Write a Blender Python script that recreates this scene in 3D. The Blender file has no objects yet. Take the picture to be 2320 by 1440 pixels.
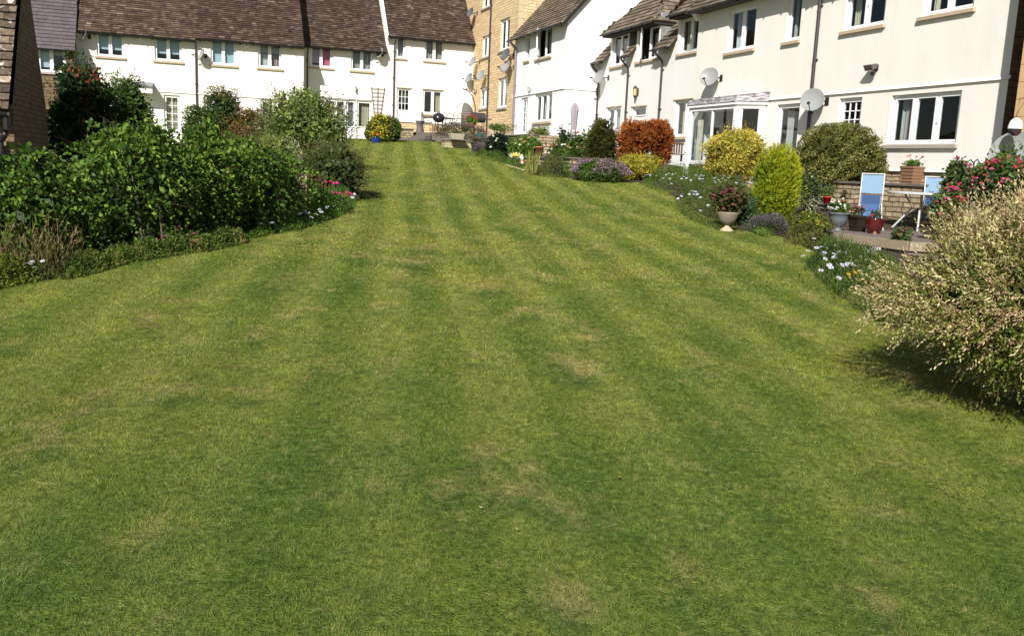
import bpy, math, random
import numpy as np
from mathutils import Vector, Matrix
random.seed(7)
sc = bpy.context.scene
COL = sc.collection
# ------------------------------------------------------------------ camera, world, sun
F0 = 2018.0; TH = math.radians(9.65); RO = math.radians(2.46)
CAM = np.array([0, 0, 1.65])
_c, _s = math.cos(TH), math.sin(TH)
FW = np.array([0, _c, -_s]); R0 = np.array([1, 0, 0.]); U0 = np.array([0, _s, _c])
RR = R0*math.cos(RO)+U0*math.sin(RO); UU = U0*math.cos(RO)-R0*math.sin(RO)
cd = bpy.data.cameras.new("camera"); cam = bpy.data.objects.new("camera", cd); COL.objects.link(cam)
cd.sensor_width = 36; cd.lens = 36*F0/2320; cd.clip_end = 500; cd.clip_start = .05
cam.matrix_world = Matrix(((RR[0], UU[0], -FW[0], CAM[0]), (RR[1], UU[1], -FW[1], CAM[1]), (RR[2], UU[2], -FW[2], CAM[2]), (0, 0, 0, 1)))
sc.camera = cam
SUN_EL = math.radians(35); SUN_H = Vector((-.26, -.965)).normalized()
w = bpy.data.worlds.new("World"); sc.world = w; w.use_nodes = True
nt = w.node_tree; bg = nt.nodes['Background']
sky = nt.nodes.new('ShaderNodeTexSky'); sky.sky_type = 'NISHITA'; sky.sun_disc = False
sky.sun_elevation = SUN_EL; sky.sun_rotation = math.atan2(SUN_H.x, SUN_H.y)
nt.links.new(sky.outputs[0], bg.inputs[0]); bg.inputs[1].default_value = .056
sd = bpy.data.lights.new("sun", 'SUN'); sd.energy = 5.0; sd.angle = math.radians(.5); sd.color = (1, .955, .88)
so = bpy.data.objects.new("sun", sd); COL.objects.link(so)
S = Vector((SUN_H.x*math.cos(SUN_EL), SUN_H.y*math.cos(SUN_EL), math.sin(SUN_EL)))
so.rotation_euler = S.to_track_quat('Z', 'Y').to_euler(); so.location = S*80
sc.view_settings.view_transform = 'Standard'; sc.view_settings.look = 'None'
sc.view_settings.exposure = .47; sc.view_settings.gamma = 1
sc.render.engine = 'CYCLES'
sc.cycles.max_bounces = 6; sc.cycles.transparent_max_bounces = 12

# ------------------------------------------------------------------ geometry helpers
def ray(x, y): return FW*F0+RR*(x-1160)-UU*(y-720)
def atY(x, y, Y):
    r = ray(x, y); return CAM+r*(Y/r[1])
def atZ(x, y, z):
    r = ray(x, y); return CAM+r*((z-CAM[2])/r[2])
AL = math.radians(20.2)
UL = (math.cos(AL), math.sin(AL)); UR = (math.sin(AL), -math.cos(AL))
class Pl:
    """vertical working frame: u along, w outward, z up"""
    def __init__(s, P, u):
        s.P = np.array([float(P[0]), float(P[1])]); L = math.hypot(*u[:2]); s.u = np.array([u[0]/L, u[1]/L]); s.n = np.array([s.u[1], -s.u[0]])
    def hit(s, x, y):
        r = ray(x, y); k = np.dot(s.P-CAM[:2], s.n)/np.dot(r[:2], s.n); return CAM+r*k
    def uz(s, x, y):
        h = s.hit(x, y); return float(np.dot(h[:2]-s.P, s.u)), float(h[2])
    def U(s, x, y): return s.uz(x, y)[0]
    def Z(s, x, y): return s.uz(x, y)[1]
    def off(s, d): return Pl(s.P+s.n*d, s.u)
    def W(s, u, w, z):
        p = s.P+s.u*u+s.n*w; return (float(p[0]), float(p[1]), float(z))
    def rect(s, xl, yt, xr, yb):
        ym = (yt+yb)/2; xm = (xl+xr)/2
        return (s.U(xl, ym), s.U(xr, ym), s.Z(xm, yb), s.Z(xm, yt))
WORLD = Pl((0, 0), (1, 0))
def sm(a, b, x):
    t = np.clip((x-a)/(b-a), 0, 1); return t*t*(3-2*t)
def G(x, y):
    z = np.interp(y, [-30, 0, 14, 37, 44, 90], [-1.5, 0, .77, 2.5, 2.7, 3.2])
    return z-.75*sm(6, 14, -np.asarray(x, float))*sm(11, 17, y)-.0*x
def ground(px, py):
    r = ray(px, py); k = np.arange(1, 60, .01)
    P = CAM[None, :]+r[None, :]*(k/r[1])[:, None]
    i = int(np.argmax(P[:, 2] <= G(P[:, 0], P[:, 1]))); return P[i]

ORIG = {}
def setp(o, label=None, cat=None, group=None, kind=None):
    if label: o['label'] = label
    if cat: o['category'] = cat
    if group: o['group'] = group
    if kind: o['kind'] = kind
    return o
def thing(name, label, cat, loc, group=None):
    o = bpy.data.objects.new(name, None); COL.objects.link(o); o.location = loc; o.empty_display_size = .1
    ORIG[o.name] = tuple(float(v) for v in loc)
    return setp(o, label, cat, group)
def link(me, name, mat, parent):
    o = bpy.data.objects.new(name, me); COL.objects.link(o)
    for m in (mat if isinstance(mat, (list, tuple)) else [mat]): me.materials.append(m)
    if parent is not None:
        ORIG[o.name] = ORIG[parent.name]; o.parent = parent
    else: ORIG[o.name] = (0, 0, 0)
    return o
class MB:
    def __init__(s, fr=WORLD): s.v = []; s.f = []; s.c = []; s.fr = fr; s.col = None
    def p(s, u, w, z): return s.fr.W(u, w, z)
    def add(s, vs, fs):
        b = len(s.v); s.v += vs; s.f += [tuple(b+i for i in f) for f in fs]; s.c += [s.col]*len(fs)
    def quad(s, *pts): s.add([s.p(*q) for q in pts], [tuple(range(len(pts)))])
    def wq(s, *pts): s.add([tuple(q) for q in pts], [tuple(range(len(pts)))])
    def box(s, u0, u1, w0, w1, z0, z1):
        s.hexa([(u0, w0, z0), (u1, w0, z0), (u1, w1, z0), (u0, w1, z0)], [(u0, w0, z1), (u1, w0, z1), (u1, w1, z1), (u0, w1, z1)])
    def hexa(s, A, B):
        n = len(A)
        s.add([s.p(*q) for q in A]+[s.p(*q) for q in B], [tuple(range(n-1, -1, -1)), tuple(range(n, 2*n))]+[(i, (i+1) % n, n+(i+1) % n, n+i) for i in range(n)])
    def prism(s, poly, w0, w1):
        s.hexa([(u, w1, z) for u, z in poly], [(u, w0, z) for u, z in poly])
    def tube(s, pts, r, seg=8, world=False, cap=True):
        P = [Vector(q if world else s.p(*q)) for q in pts]; n = len(P); rs = r if isinstance(r, (list, tuple)) else [r]*n
        b = []; 
        for i in range(n):
            t = (P[min(i+1, n-1)]-P[max(i-1, 0)]).normalized()
            a = t.cross(Vector((0, 0, 1))) if abs(t.z) < .95 else t.cross(Vector((1, 0, 0)))
            a.normalize(); c = t.cross(a)
            b += [tuple(P[i]+(a*math.cos(k*2*math.pi/seg)+c*math.sin(k*2*math.pi/seg))*rs[i]) for k in range(seg)]
        f = [(i*seg+k, i*seg+(k+1) % seg, (i+1)*seg+(k+1) % seg, (i+1)*seg+k) for i in range(n-1) for k in range(seg)]
        if cap: f += [tuple(range(seg-1, -1, -1)), tuple((n-1)*seg+k for k in range(seg))]
        s.add(b, f)
    def lathe(s, c, prof, seg=20, axis=None, sx=1, flute=0, nf=0):
        c = Vector(c); ax = Vector(axis).normalized() if axis is not None else Vector((0, 0, 1))
        a = Vector((1, 0, 0)) if axis is None else ax.cross(Vector((0, 0, 1))).normalized()
        d = ax.cross(a); b = []
        for r, z in prof:
            for k in range(seg):
                t = k*2*math.pi/seg; rr = r*(1+flute*math.cos(nf*t)) if nf else r
                b.append(tuple(c+a*math.cos(t)*rr*sx+d*math.sin(t)*rr+ax*z))
        n = len(prof)
        s.add(b, [(i*seg+k, i*seg+(k+1) % seg, (i+1)*seg+(k+1) % seg, (i+1)*seg+k) for i in range(n-1) for k in range(seg)])
    def build(s, name, mat, parent=None, smooth=False, label=None, bevel=0, **kw):
        o = ORIG[parent.name] if parent is not None else (0, 0, 0)
        me = bpy.data.meshes.new(name)
        me.from_pydata([(v[0]-o[0], v[1]-o[1], v[2]-o[2]) for v in s.v], [], s.f)
        uv = me.uv_layers.new(name='UVMap')
        U = s.fr.u; N = s.fr.n
        co = np.array(s.v, dtype=float).reshape(-1, 3)
        uvs = np.zeros((len(me.loops), 2)); li = np.zeros(len(me.loops), dtype=np.int32); me.loops.foreach_get('vertex_index', li)
        nor = np.zeros(len(me.polygons)*3); me.polygons.foreach_get('normal', nor); nor = nor.reshape(-1, 3)
        tot = np.zeros(len(me.polygons), dtype=np.int32); me.polygons.foreach_get('loop_total', tot)
        ln = np.repeat(nor, tot, axis=0)
        cu = co[:, 0]*U[0]+co[:, 1]*U[1]; cw = co[:, 0]*N[0]+co[:, 1]*N[1]; cz = co[:, 2]
        au = np.abs(ln[:, 0]*U[0]+ln[:, 1]*U[1]); aw = np.abs(ln[:, 0]*N[0]+ln[:, 1]*N[1]); az = np.abs(ln[:, 2])
        front = (aw >= au) & (aw >= az); top = (az > au) & (az > aw)
        uvs[:, 0] = np.where(front | top, cu[li], cw[li]+.37); uvs[:, 1] = np.where(top, cw[li], cz[li])
        uv.data.foreach_set('uv', uvs.ravel())
        if any(c is not None for c in s.c):
            at = me.attributes.new('col', 'FLOAT_COLOR', 'FACE')
            at.data.foreach_set('color', np.array([(c or (1, 1, 1))+(1,) for c in s.c], dtype=np.float32).ravel())
        if smooth: me.polygons.foreach_set('use_smooth', [True]*len(me.polygons))
        ob = link(me, name, mat, parent)
        if bevel:
            m = ob.modifiers.new('bevel', 'BEVEL'); m.width = bevel; m.segments = 2; m.limit_method = 'ANGLE'
        return setp(ob, label, **kw)

# ------------------------------------------------------------------ materials
def nodes(name):
    m = bpy.data.materials.new(name); m.use_nodes = True; n = m.node_tree.nodes
    return m, m.node_tree, n['Principled BSDF'], n, m.node_tree.links
def M(name, col, rough=.6, metal=0, var=.12, scale=6, bump=.1, bscale=60, spec=.4, bdist=.004):
    m, t, b, n, l = nodes(name)
    b.inputs['Roughness'].default_value = rough; b.inputs['Metallic'].default_value = metal
    b.inputs['Specular IOR Level'].default_value = spec
    tc = n.new('ShaderNodeTexCoord')
    nz = n.new('ShaderNodeTexNoise'); nz.inputs['Scale'].default_value = scale; nz.inputs['Detail'].default_value = 5
    l.new(tc.outputs['Object'], nz.inputs['Vector'])
    mx = n.new('ShaderNodeMix'); mx.data_type = 'RGBA'
    mx.inputs['A'].default_value = tuple(c*(1-var) for c in col)+(1,); mx.inputs['B'].default_value = tuple(min(1, c*(1+var)) for c in col)+(1,)
    l.new(nz.outputs['Fac'], mx.inputs['Factor']); l.new(mx.outputs['Result'], b.inputs['Base Color'])
    if bump:
        n2 = n.new('ShaderNodeTexNoise'); n2.inputs['Scale'].default_value = bscale; n2.inputs['Detail'].default_value = 3
        l.new(tc.outputs['Object'], n2.inputs['Vector'])
        bp = n.new('ShaderNodeBump'); bp.inputs['Strength'].default_value = bump; bp.inputs['Distance'].default_value = bdist
        l.new(n2.outputs['Fac'], bp.inputs['Height']); l.new(bp.outputs['Normal'], b.inputs['Normal'])
    return m
def render_mat(name, col):
    m, t, b, n, l = nodes(name); b.inputs['Roughness'].default_value = .9; b.inputs['Specular IOR Level'].default_value = .15
    tc = n.new('ShaderNodeTexCoord')
    mp = n.new('ShaderNodeMapping'); mp.inputs['Scale'].default_value = (1.6, 1.6, .35); l.new(tc.outputs['Object'], mp.inputs['Vector'])
    nz = n.new('ShaderNodeTexNoise'); nz.inputs['Scale'].default_value = 1.5; nz.inputs['Detail'].default_value = 7; nz.inputs['Roughness'].default_value = .6
    l.new(mp.outputs[0], nz.inputs['Vector'])
    cr = n.new('ShaderNodeValToRGB'); cr.color_ramp.elements[0].position = .3; cr.color_ramp.elements[0].color = tuple(c*.95 for c in col)+(1,)
    cr.color_ramp.elements[1].position = .6; cr.color_ramp.elements[1].color = tuple(col)+(1,)
    l.new(nz.outputs['Fac'], cr.inputs[0]); l.new(cr.outputs[0], b.inputs['Base Color'])
    n2 = n.new('ShaderNodeTexNoise'); n2.inputs['Scale'].default_value = 45; n2.inputs['Detail'].default_value = 4; l.new(tc.outputs['Object'], n2.inputs['Vector'])
    n3 = n.new('ShaderNodeTexNoise'); n3.inputs['Scale'].default_value = 2.2; l.new(tc.outputs['Object'], n3.inputs['Vector'])
    ad = n.new('ShaderNodeMath'); ad.operation = 'MULTIPLY_ADD'; ad.inputs[1].default_value = 2.5; l.new(n3.outputs['Fac'], ad.inputs[0]); l.new(n2.outputs['Fac'], ad.inputs[2])
    bp = n.new('ShaderNodeBump'); bp.inputs['Strength'].default_value = .5; bp.inputs['Distance'].default_value = .006
    l.new(ad.outputs[0], bp.inputs['Height']); l.new(bp.outputs['Normal'], b.inputs['Normal'])
    return m
def stone_mat(name, c1, c2, mortar, bw=.32, bh=.11, msz=.008, bump=.6):
    m, t, b, n, l = nodes(name); b.inputs['Roughness'].default_value = .92; b.inputs['Specular IOR Level'].default_value = .15
    uv = n.new('ShaderNodeUVMap'); uv.uv_map = 'UVMap'
    nz = n.new('ShaderNodeTexNoise'); nz.inputs['Scale'].default_value = 3.5; nz.inputs['Detail'].default_value = 3
    l.new(uv.outputs[0], nz.inputs['Vector'])
    vm = n.new('ShaderNodeVectorMath'); vm.operation = 'MULTIPLY_ADD'; vm.inputs[1].default_value = (.08, .055, 0)
    l.new(nz.outputs['Color'], vm.inputs[0]); l.new(uv.outputs[0], vm.inputs[2])
    bt = n.new('ShaderNodeTexBrick'); bt.inputs['Scale'].default_value = 1; bt.inputs['Brick Width'].default_value = bw; bt.inputs['Row Height'].default_value = bh
    bt.inputs['Mortar Size'].default_value = msz; bt.inputs['Mortar Smooth'].default_value = .5; bt.inputs['Bias'].default_value = 0
    bt.offset = .42; bt.squash = 1.5; bt.squash_frequency = 3
    bt.inputs['Color1'].default_value = c1+(1,); bt.inputs['Color2'].default_value = c2+(1,); bt.inputs['Mortar'].default_value = mortar+(1,)
    l.new(vm.outputs[0], bt.inputs['Vector'])
    n2 = n.new('ShaderNodeTexNoise'); n2.inputs['Scale'].default_value = 9; n2.inputs['Detail'].default_value = 6; l.new(uv.outputs[0], n2.inputs['Vector'])
    cr = n.new('ShaderNodeValToRGB'); cr.color_ramp.elements[0].position = .3; cr.color_ramp.elements[0].color = (.6, .56, .5, 1); cr.color_ramp.elements[1].position = .65
    l.new(n2.outputs['Fac'], cr.inputs[0])
    mx = n.new('ShaderNodeMix'); mx.data_type = 'RGBA'; mx.blend_type = 'MULTIPLY'; mx.inputs['Factor'].default_value = .75
    l.new(bt.outputs['Color'], mx.inputs['A']); l.new(cr.outputs[0], mx.inputs['B']); l.new(mx.outputs['Result'], b.inputs['Base Color'])
    sb = n.new('ShaderNodeMath'); sb.operation = 'MULTIPLY_ADD'; sb.inputs[1].default_value = -1.3; l.new(bt.outputs['Fac'], sb.inputs[0]); l.new(n2.outputs['Fac'], sb.inputs[2])
    bp = n.new('ShaderNodeBump'); bp.inputs['Strength'].default_value = bump; bp.inputs['Distance'].default_value = .03
    l.new(sb.outputs[0], bp.inputs['Height']); l.new(bp.outputs['Normal'], b.inputs['Normal'])
    return m
def attr_mat(name, rough=.8, trans=0, spec=.3, nscale=30, nlo=.75, nhi=1.2, bump=.3, lichen=None):
    m, t, b, n, l = nodes(name); b.inputs['Roughness'].default_value = rough; b.inputs['Specular IOR Level'].default_value = spec
    at = n.new('ShaderNodeAttribute'); at.attribute_name = 'col'
    out = at.outputs['Color']
    tc = n.new('ShaderNodeTexCoord'); nz = n.new('ShaderNodeTexNoise'); nz.inputs['Scale'].default_value = nscale; nz.inputs['Detail'].default_value = 4
    l.new(tc.outputs['Object'], nz.inputs['Vector'])
    mr = n.new('ShaderNodeMapRange'); mr.inputs['From Min'].default_value = .3; mr.inputs['From Max'].default_value = .7; mr.inputs['To Min'].default_value = nlo; mr.inputs['To Max'].default_value = nhi
    l.new(nz.outputs['Fac'], mr.inputs[0])
    vm = n.new('ShaderNodeVectorMath'); vm.operation = 'SCALE'; l.new(out, vm.inputs[0]); l.new(mr.outputs[0], vm.inputs['Scale']); out = vm.outputs[0]
    if lichen:
        n3 = n.new('ShaderNodeTexNoise'); n3.inputs['Scale'].default_value = lichen[1]; n3.inputs['Detail'].default_value = 5; l.new(tc.outputs['Object'], n3.inputs['Vector'])
        cr = n.new('ShaderNodeValToRGB'); cr.color_ramp.elements[0].position = lichen[2]; cr.color_ramp.elements[1].position = lichen[2]+.05
        l.new(n3.outputs['Fac'], cr.inputs[0])
        mx = n.new('ShaderNodeMix'); mx.data_type = 'RGBA'; l.new(cr.outputs[0], mx.inputs['Factor']); l.new(out, mx.inputs['A']); mx.inputs['B'].default_value = lichen[0]+(1,); out = mx.outputs['Result']
    l.new(out, b.inputs['Base Color'])
    if bump:
        bp = n.new('ShaderNodeBump'); bp.inputs['Strength'].default_value = bump; bp.inputs['Distance'].default_value = .01
        l.new(nz.outputs['Fac'], bp.inputs['Height']); l.new(bp.outputs['Normal'], b.inputs['Normal'])
    if trans:
        tr = n.new('ShaderNodeBsdfTranslucent'); l.new(out, tr.inputs['Color'])
        ms = n.new('ShaderNodeMixShader'); ms.inputs[0].default_value = trans
        l.new(b.outputs[0], ms.inputs[1]); l.new(tr.outputs[0], ms.inputs[2]); l.new(ms.outputs[0], n['Material Output'].inputs['Surface'])
    return m
def glass_mat(name, tint=(.75, .8, .82), boost=1.0):
    m, t, b, n, l = nodes(name); n.remove(b)
    tr = n.new('ShaderNodeBsdfTransparent'); tr.inputs[0].default_value = tint+(1,)
    gl = n.new('ShaderNodeBsdfGlossy'); gl.inputs['Roughness'].default_value = .02; gl.inputs[0].default_value = (.9, .92, .95, 1)
    ge = n.new('ShaderNodeNewGeometry'); dt = n.new('ShaderNodeVectorMath'); dt.operation = 'DOT_PRODUCT'; l.new(ge.outputs['Normal'], dt.inputs[0]); l.new(ge.outputs['Incoming'], dt.inputs[1])
    def mm(op, a, b_=None):
        q = n.new('ShaderNodeMath'); q.operation = op; l.new(a, q.inputs[0])
        if b_ is not None: q.inputs[1].default_value = b_
        return q.outputs[0]
    iv = n.new('ShaderNodeMath'); iv.operation = 'SUBTRACT'; iv.inputs[0].default_value = 1; l.new(mm('ABSOLUTE', dt.outputs['Value']), iv.inputs[1])
    fr = mm('ADD', mm('MULTIPLY', mm('POWER', iv.outputs[0], 4.), .85), .055*boost)
    ms = n.new('ShaderNodeMixShader'); l.new(fr, ms.inputs[0]); l.new(tr.outputs[0], ms.inputs[1]); l.new(gl.outputs[0], ms.inputs[2])
    l.new(ms.outputs[0], n['Material Output'].inputs['Surface']); return m

m_cream = render_mat('cream_render', (.78, .755, .70)); m_white = render_mat('white_render', (.76, .755, .72)); m_cool = render_mat('bright_white_render', (.80, .81, .82))
m_stone = stone_mat('honey_stone', (.80, .62, .39), (.66, .49, .29), (.28, .19, .10), .40, .12)
m_dark_stone = stone_mat('shaded_stone', (.22, .16, .10), (.17, .12, .075), (.07, .05, .035), .34, .13)  # stone colour darkened to stand for walls lying in shadow
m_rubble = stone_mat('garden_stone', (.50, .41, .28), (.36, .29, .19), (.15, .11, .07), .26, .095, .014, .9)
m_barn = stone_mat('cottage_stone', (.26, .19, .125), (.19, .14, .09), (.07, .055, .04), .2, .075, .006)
m_quoin = M('dressed_stone', (.52, .42, .27), .9, var=.2, scale=14, bump=.3)
m_upvc = M('white_frame', (.82, .83, .84), .35, var=.02, bump=0)
m_sill = M('sill_stone', (.46, .36, .25), .9, var=.25, scale=12, bump=.3)
m_gsill = M('grey_sill_stone', (.36, .33, .28), .9, var=.25, scale=12, bump=.3)
m_black = M('black_plastic', (.018, .017, .018), .4, var=.1, bump=.05)
m_pipe = M('brown_pipe', (.045, .037, .037), .45, var=.15, bump=.05)
m_mauve = M('faded_pipe', (.22, .17, .19), .5, var=.1, bump=.05)
m_room = M('room_interior', (.035, .03, .026), .95, var=.3, bump=0)  # near-black walls carry the indoor dimness in their colour
m_glass = glass_mat('window_glass')
m_tile = attr_mat('roof_tile', .9, nscale=26, nlo=.6, nhi=1.35, bump=.6, lichen=((.42, .37, .29), 22, .68))
m_slate = attr_mat('slate', .6, nscale=12, nlo=.85, nhi=1.1, bump=.15)
m_under = M('roof_underlay', (.03, .024, .02), .9, bump=0)
m_lead = M('lead_sheet', (.22, .225, .24), .55, var=.45, scale=9, bump=.4)
m_leaf = attr_mat('leaf', .55, .25, spec=.22, nscale=8, nlo=.8, nhi=1.15, bump=0)
m_dry = attr_mat('dry_leaf', .8, .12, spec=.1, nscale=8, nlo=.8, nhi=1.15, bump=0)
m_petal = attr_mat('petal', .7, .25, spec=.2, nscale=20, nlo=.92, nhi=1.05, bump=0)
m_stem = M('stem', (.12, .09, .05), .8)
m_bark = M('bark', (.09, .065, .045), .9, bump=.5, bscale=30)
m_soil = M('soil', (.055, .038, .025), .95, var=.4, scale=20, bump=.8, bscale=40, bdist=.02)
m_cap = M('coping_stone', (.13, .11, .095), .9, var=.3, scale=9, bump=.4, bscale=25)
m_pave = M('paving', (.27, .235, .20), .9, var=.25, scale=4, bump=.3)
m_terra = M('terracotta', (.34, .13, .07), .8, var=.2, scale=18)
m_red = M('red_plastic', (.50, .03, .02), .4, var=.1)
m_dishm = M('dish_grey', (.26, .27, .27), .45, var=.06, bump=0)
m_dishb = M('dish_dark', (.09, .10, .11), .5, var=.1, bump=0)
m_metal = M('painted_metal', (.03, .03, .033), .45, var=.1)
m_wmetal = M('pale_metal', (.50, .52, .54), .35, var=.05)
m_fabric = M('blue_fabric', (.17, .27, .39), .8, var=.08, scale=10, bump=.15, bscale=200)
m_wood = M('weathered_wood', (.10, .06, .038), .8, var=.35, scale=12)
CURT = {k: M('curtain_'+k, c, .9, var=.06, bump=0) for k, c in dict(white=(.62, .66, .66), cream=(.55, .5, .38), pink=(.60, .10, .17), lilac=(.55, .42, .52), grey=(.30, .28, .25), blue=(.42, .55, .62), net=(.42, .42, .38), dusk=(.42, .30, .29), dark=(.10, .09, .08)).items()}

# ------------------------------------------------------------------ ground
def lawn_mat(name, blade=False):
    m, t, b, n, l = nodes(name); b.inputs['Roughness'].default_value = .75 if not blade else .5; b.inputs['Specular IOR Level'].default_value = .12 if not blade else .25
    ge = n.new('ShaderNodeNewGeometry')
    def mth(op, a, c=None, c2=None):
        q = n.new('ShaderNodeMath'); q.operation = op
        for i, v in enumerate((a, c, c2)):
            if v is None: continue
            if isinstance(v, (int, float)): q.inputs[i].default_value = v
            else: l.new(v, q.inputs[i])
        return q.outputs[0]
    def noise(sc_, det=4, rough=.55, vec=None, stretch=None):
        q = n.new('ShaderNodeTexNoise'); q.inputs['Scale'].default_value = sc_; q.inputs['Detail'].default_value = det; q.inputs['Roughness'].default_value = rough
        src = ge.outputs['Position']
        if stretch:
            mp = n.new('ShaderNodeMapping'); mp.inputs['Scale'].default_value = stretch; mp.inputs['Rotation'].default_value = (0, 0, .13); l.new(src, mp.inputs['Vector']); src = mp.outputs[0]
        l.new(src, q.inputs['Vector']); return q.outputs['Fac']
    def ramp(f, stops):
        q = n.new('ShaderNodeValToRGB'); e = q.color_ramp.elements
        while len(e) < len(stops): e.new(.5)
        for i, (p, c) in enumerate(stops): e[i].position = p; e[i].color = tuple(c)+(1,)
        l.new(f, q.inputs[0]); return q.outputs[0]
    def mix(f, a, b_, mode='MIX'):
        q = n.new('ShaderNodeMix'); q.data_type = 'RGBA'; q.blend_type = mode
        if isinstance(f, (int, float)): q.inputs['Factor'].default_value = f
        else: l.new(f, q.inputs['Factor'])
        for k, v in (('A', a), ('B', b_)):
            if isinstance(v, tuple): q.inputs[k].default_value = v+(1,)
            else: l.new(v, q.inputs[k])
        return q.outputs['Result']
    # mown stripes run up the lawn, about half a metre each
    sx = n.new('ShaderNodeSeparateXYZ'); l.new(ge.outputs['Position'], sx.inputs[0])
    wob = noise(.35, 2)
    d = mth('ADD', mth('MULTIPLY', sx.outputs['X'], .991), mth('MULTIPLY', sx.outputs['Y'], .13))
    d = mth('ADD', d, mth('MULTIPLY', wob, .6))
    st = mth('SINE', mth('MULTIPLY', d, 8.9))
    st = mth('MULTIPLY_ADD', st, .8, .5)
    cs = n.new('ShaderNodeClamp'); l.new(st, cs.inputs[0]); st = cs.outputs[0]
    st = mth('MULTIPLY', st, mth('MULTIPLY_ADD', noise(.8, 2), 1.2, .1))
    big = noise(.55, 5, .6)
    base = ramp(big, [(.28, (.074, .130, .021)), (.45, (.120, .172, .027)), (.6, (.172, .208, .034)), (.75, (.235, .238, .048))])
    sn = n.new('ShaderNodeClamp'); l.new(mth('MULTIPLY_ADD', sx.outputs['Y'], .12, -.35), sn.inputs[0])
    base = mix(mth('MULTIPLY', st, mth('MULTIPLY_ADD', sn.outputs[0], .36, .36)), base, (.245, .262, .058))
    dk = noise(2.2, 5, .6, stretch=(1, .8, 1))
    base = mix(ramp(dk, [(.55, (0, 0, 0)), (.72, (.7, .7, .7))]), base, (.045, .095, .02))
    tan = noise(2.1, 6, .65, stretch=(1, .8, 1))
    base = mix(ramp(tan, [(.56, (0, 0, 0)), (.68, (.8, .8, .8))]), base, (.30, .26, .10))
    mud = noise(1.7, 5, .7, stretch=(.9, 1.7, 1))
    base = mix(ramp(mud, [(.64, (0, 0, 0)), (.72, (.6, .6, .6))]), base, (.22, .14, .075))
    base = mix(1.0, base, ramp(noise(9., 5, .65), [(.30, (.72, .76, .72)), (.5, (1., 1., 1.)), (.70, (1.28, 1.22, 1.2))]), 'MULTIPLY')
    base = mix(1.0, base, ramp(noise(32., 4, .7), [(.30, (.62, .68, .62)), (.5, (1., 1., 1.)), (.70, (1.4, 1.3, 1.25))]), 'MULTIPLY')
    base = mix(ramp(noise(14., 3, .6), [(.60, (0, 0, 0)), (.70, (.6, .6, .6))]), base, (.30, .27, .10))
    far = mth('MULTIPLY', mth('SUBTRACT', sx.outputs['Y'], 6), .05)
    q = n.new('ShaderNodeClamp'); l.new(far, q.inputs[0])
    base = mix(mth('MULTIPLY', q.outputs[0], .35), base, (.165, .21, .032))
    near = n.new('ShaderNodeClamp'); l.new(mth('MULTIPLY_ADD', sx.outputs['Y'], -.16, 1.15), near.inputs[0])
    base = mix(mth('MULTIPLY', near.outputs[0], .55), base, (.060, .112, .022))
    if blade:
        at = n.new('ShaderNodeAttribute'); at.attribute_name = 'col'
        base = mix(1.0, base, at.outputs['Color'], 'MULTIPLY')
        l.new(base, b.inputs['Base Color'])
        tr = n.new('ShaderNodeBsdfTranslucent'); l.new(base, tr.inputs['Color']); ms = n.new('ShaderNodeMixShader'); ms.inputs[0].default_value = .3
        l.new(b.outputs[0], ms.inputs[1]); l.new(tr.outputs[0], ms.inputs[2]); l.new(ms.outputs[0], n['Material Output'].inputs['Surface'])
    else:
        fine = noise(90, 3); f2 = noise(28, 4)
        fr = ramp(mth('MULTIPLY_ADD', fine, .5, mth('MULTIPLY', f2, .5)), [(.38, (.35, .38, .35)), (.6, (1.15, 1.15, 1.1))])
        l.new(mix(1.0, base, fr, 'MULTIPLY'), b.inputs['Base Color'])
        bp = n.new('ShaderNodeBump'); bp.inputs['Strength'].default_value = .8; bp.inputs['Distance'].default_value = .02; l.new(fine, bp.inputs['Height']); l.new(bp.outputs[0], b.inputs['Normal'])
    return m
def ground_sheet():
    xs = np.concatenate([np.linspace(-60, -10, 14), np.linspace(-9.5, 12, 60), np.linspace(13, 60, 14)])
    ys = np.concatenate([np.linspace(-30, 1, 10), np.linspace(1.5, 45, 100), np.linspace(47, 90, 10)])
    X, Y = np.meshgrid(xs, ys); Z = G(X, Y)
    nx = len(xs); v = np.stack([X, Y, Z], -1).reshape(-1, 3)
    f = [(j*nx+i, j*nx+i+1, (j+1)*nx+i+1, (j+1)*nx+i) for j in range(len(ys)-1) for i in range(nx-1)]
    me = bpy.data.meshes.new('lawn'); me.from_pydata(v.tolist(), [], f); me.polygons.foreach_set('use_smooth', [True]*len(f))
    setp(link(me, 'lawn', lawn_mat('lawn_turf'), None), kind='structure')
ground_sheet()
LAWN = [(-6.5, 1), (-5.0, 5.5), (-4.5, 7.5), (-4.12, 8.5), (-3.58, 10), (-3.28, 10.95), (-2.86, 12.2), (-2.66, 14.5), (-2.85, 16.5), (-4.0, 19.5), (-5.2, 24), (-6.6, 30), (-7.2, 34), (-6.8, 37), (-4.3, 36.9), (-3.1, 36.6), (-2.6, 33.2), (-2.55, 31.8), (-1.45, 31.2), (-.65, 29.2), (.35, 25.5), (1.3, 22.1), (3.0, 22.1), (3.4, 20.4), (3.3, 18.5), (3.25, 16.5), (3.5, 14.4), (3.9, 13.8), (4.4, 13.2), (4.1, 11.5), (3.8, 10), (3.5, 8.8), (3.6, 7.4), (4.4, 7.0), (6, 6), (6, 1)]
def inpoly(x, y, poly):
    r = np.zeros(x.shape, bool); n = len(poly)
    for i in range(n):
        x0, y0 = poly[i]; x1, y1 = poly[(i+1) % n]
        c = ((y0 > y) != (y1 > y)) & (x < (x1-x0)*(y-y0)/((y1-y0)+1e-12)+x0); r ^= c
    return r
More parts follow.
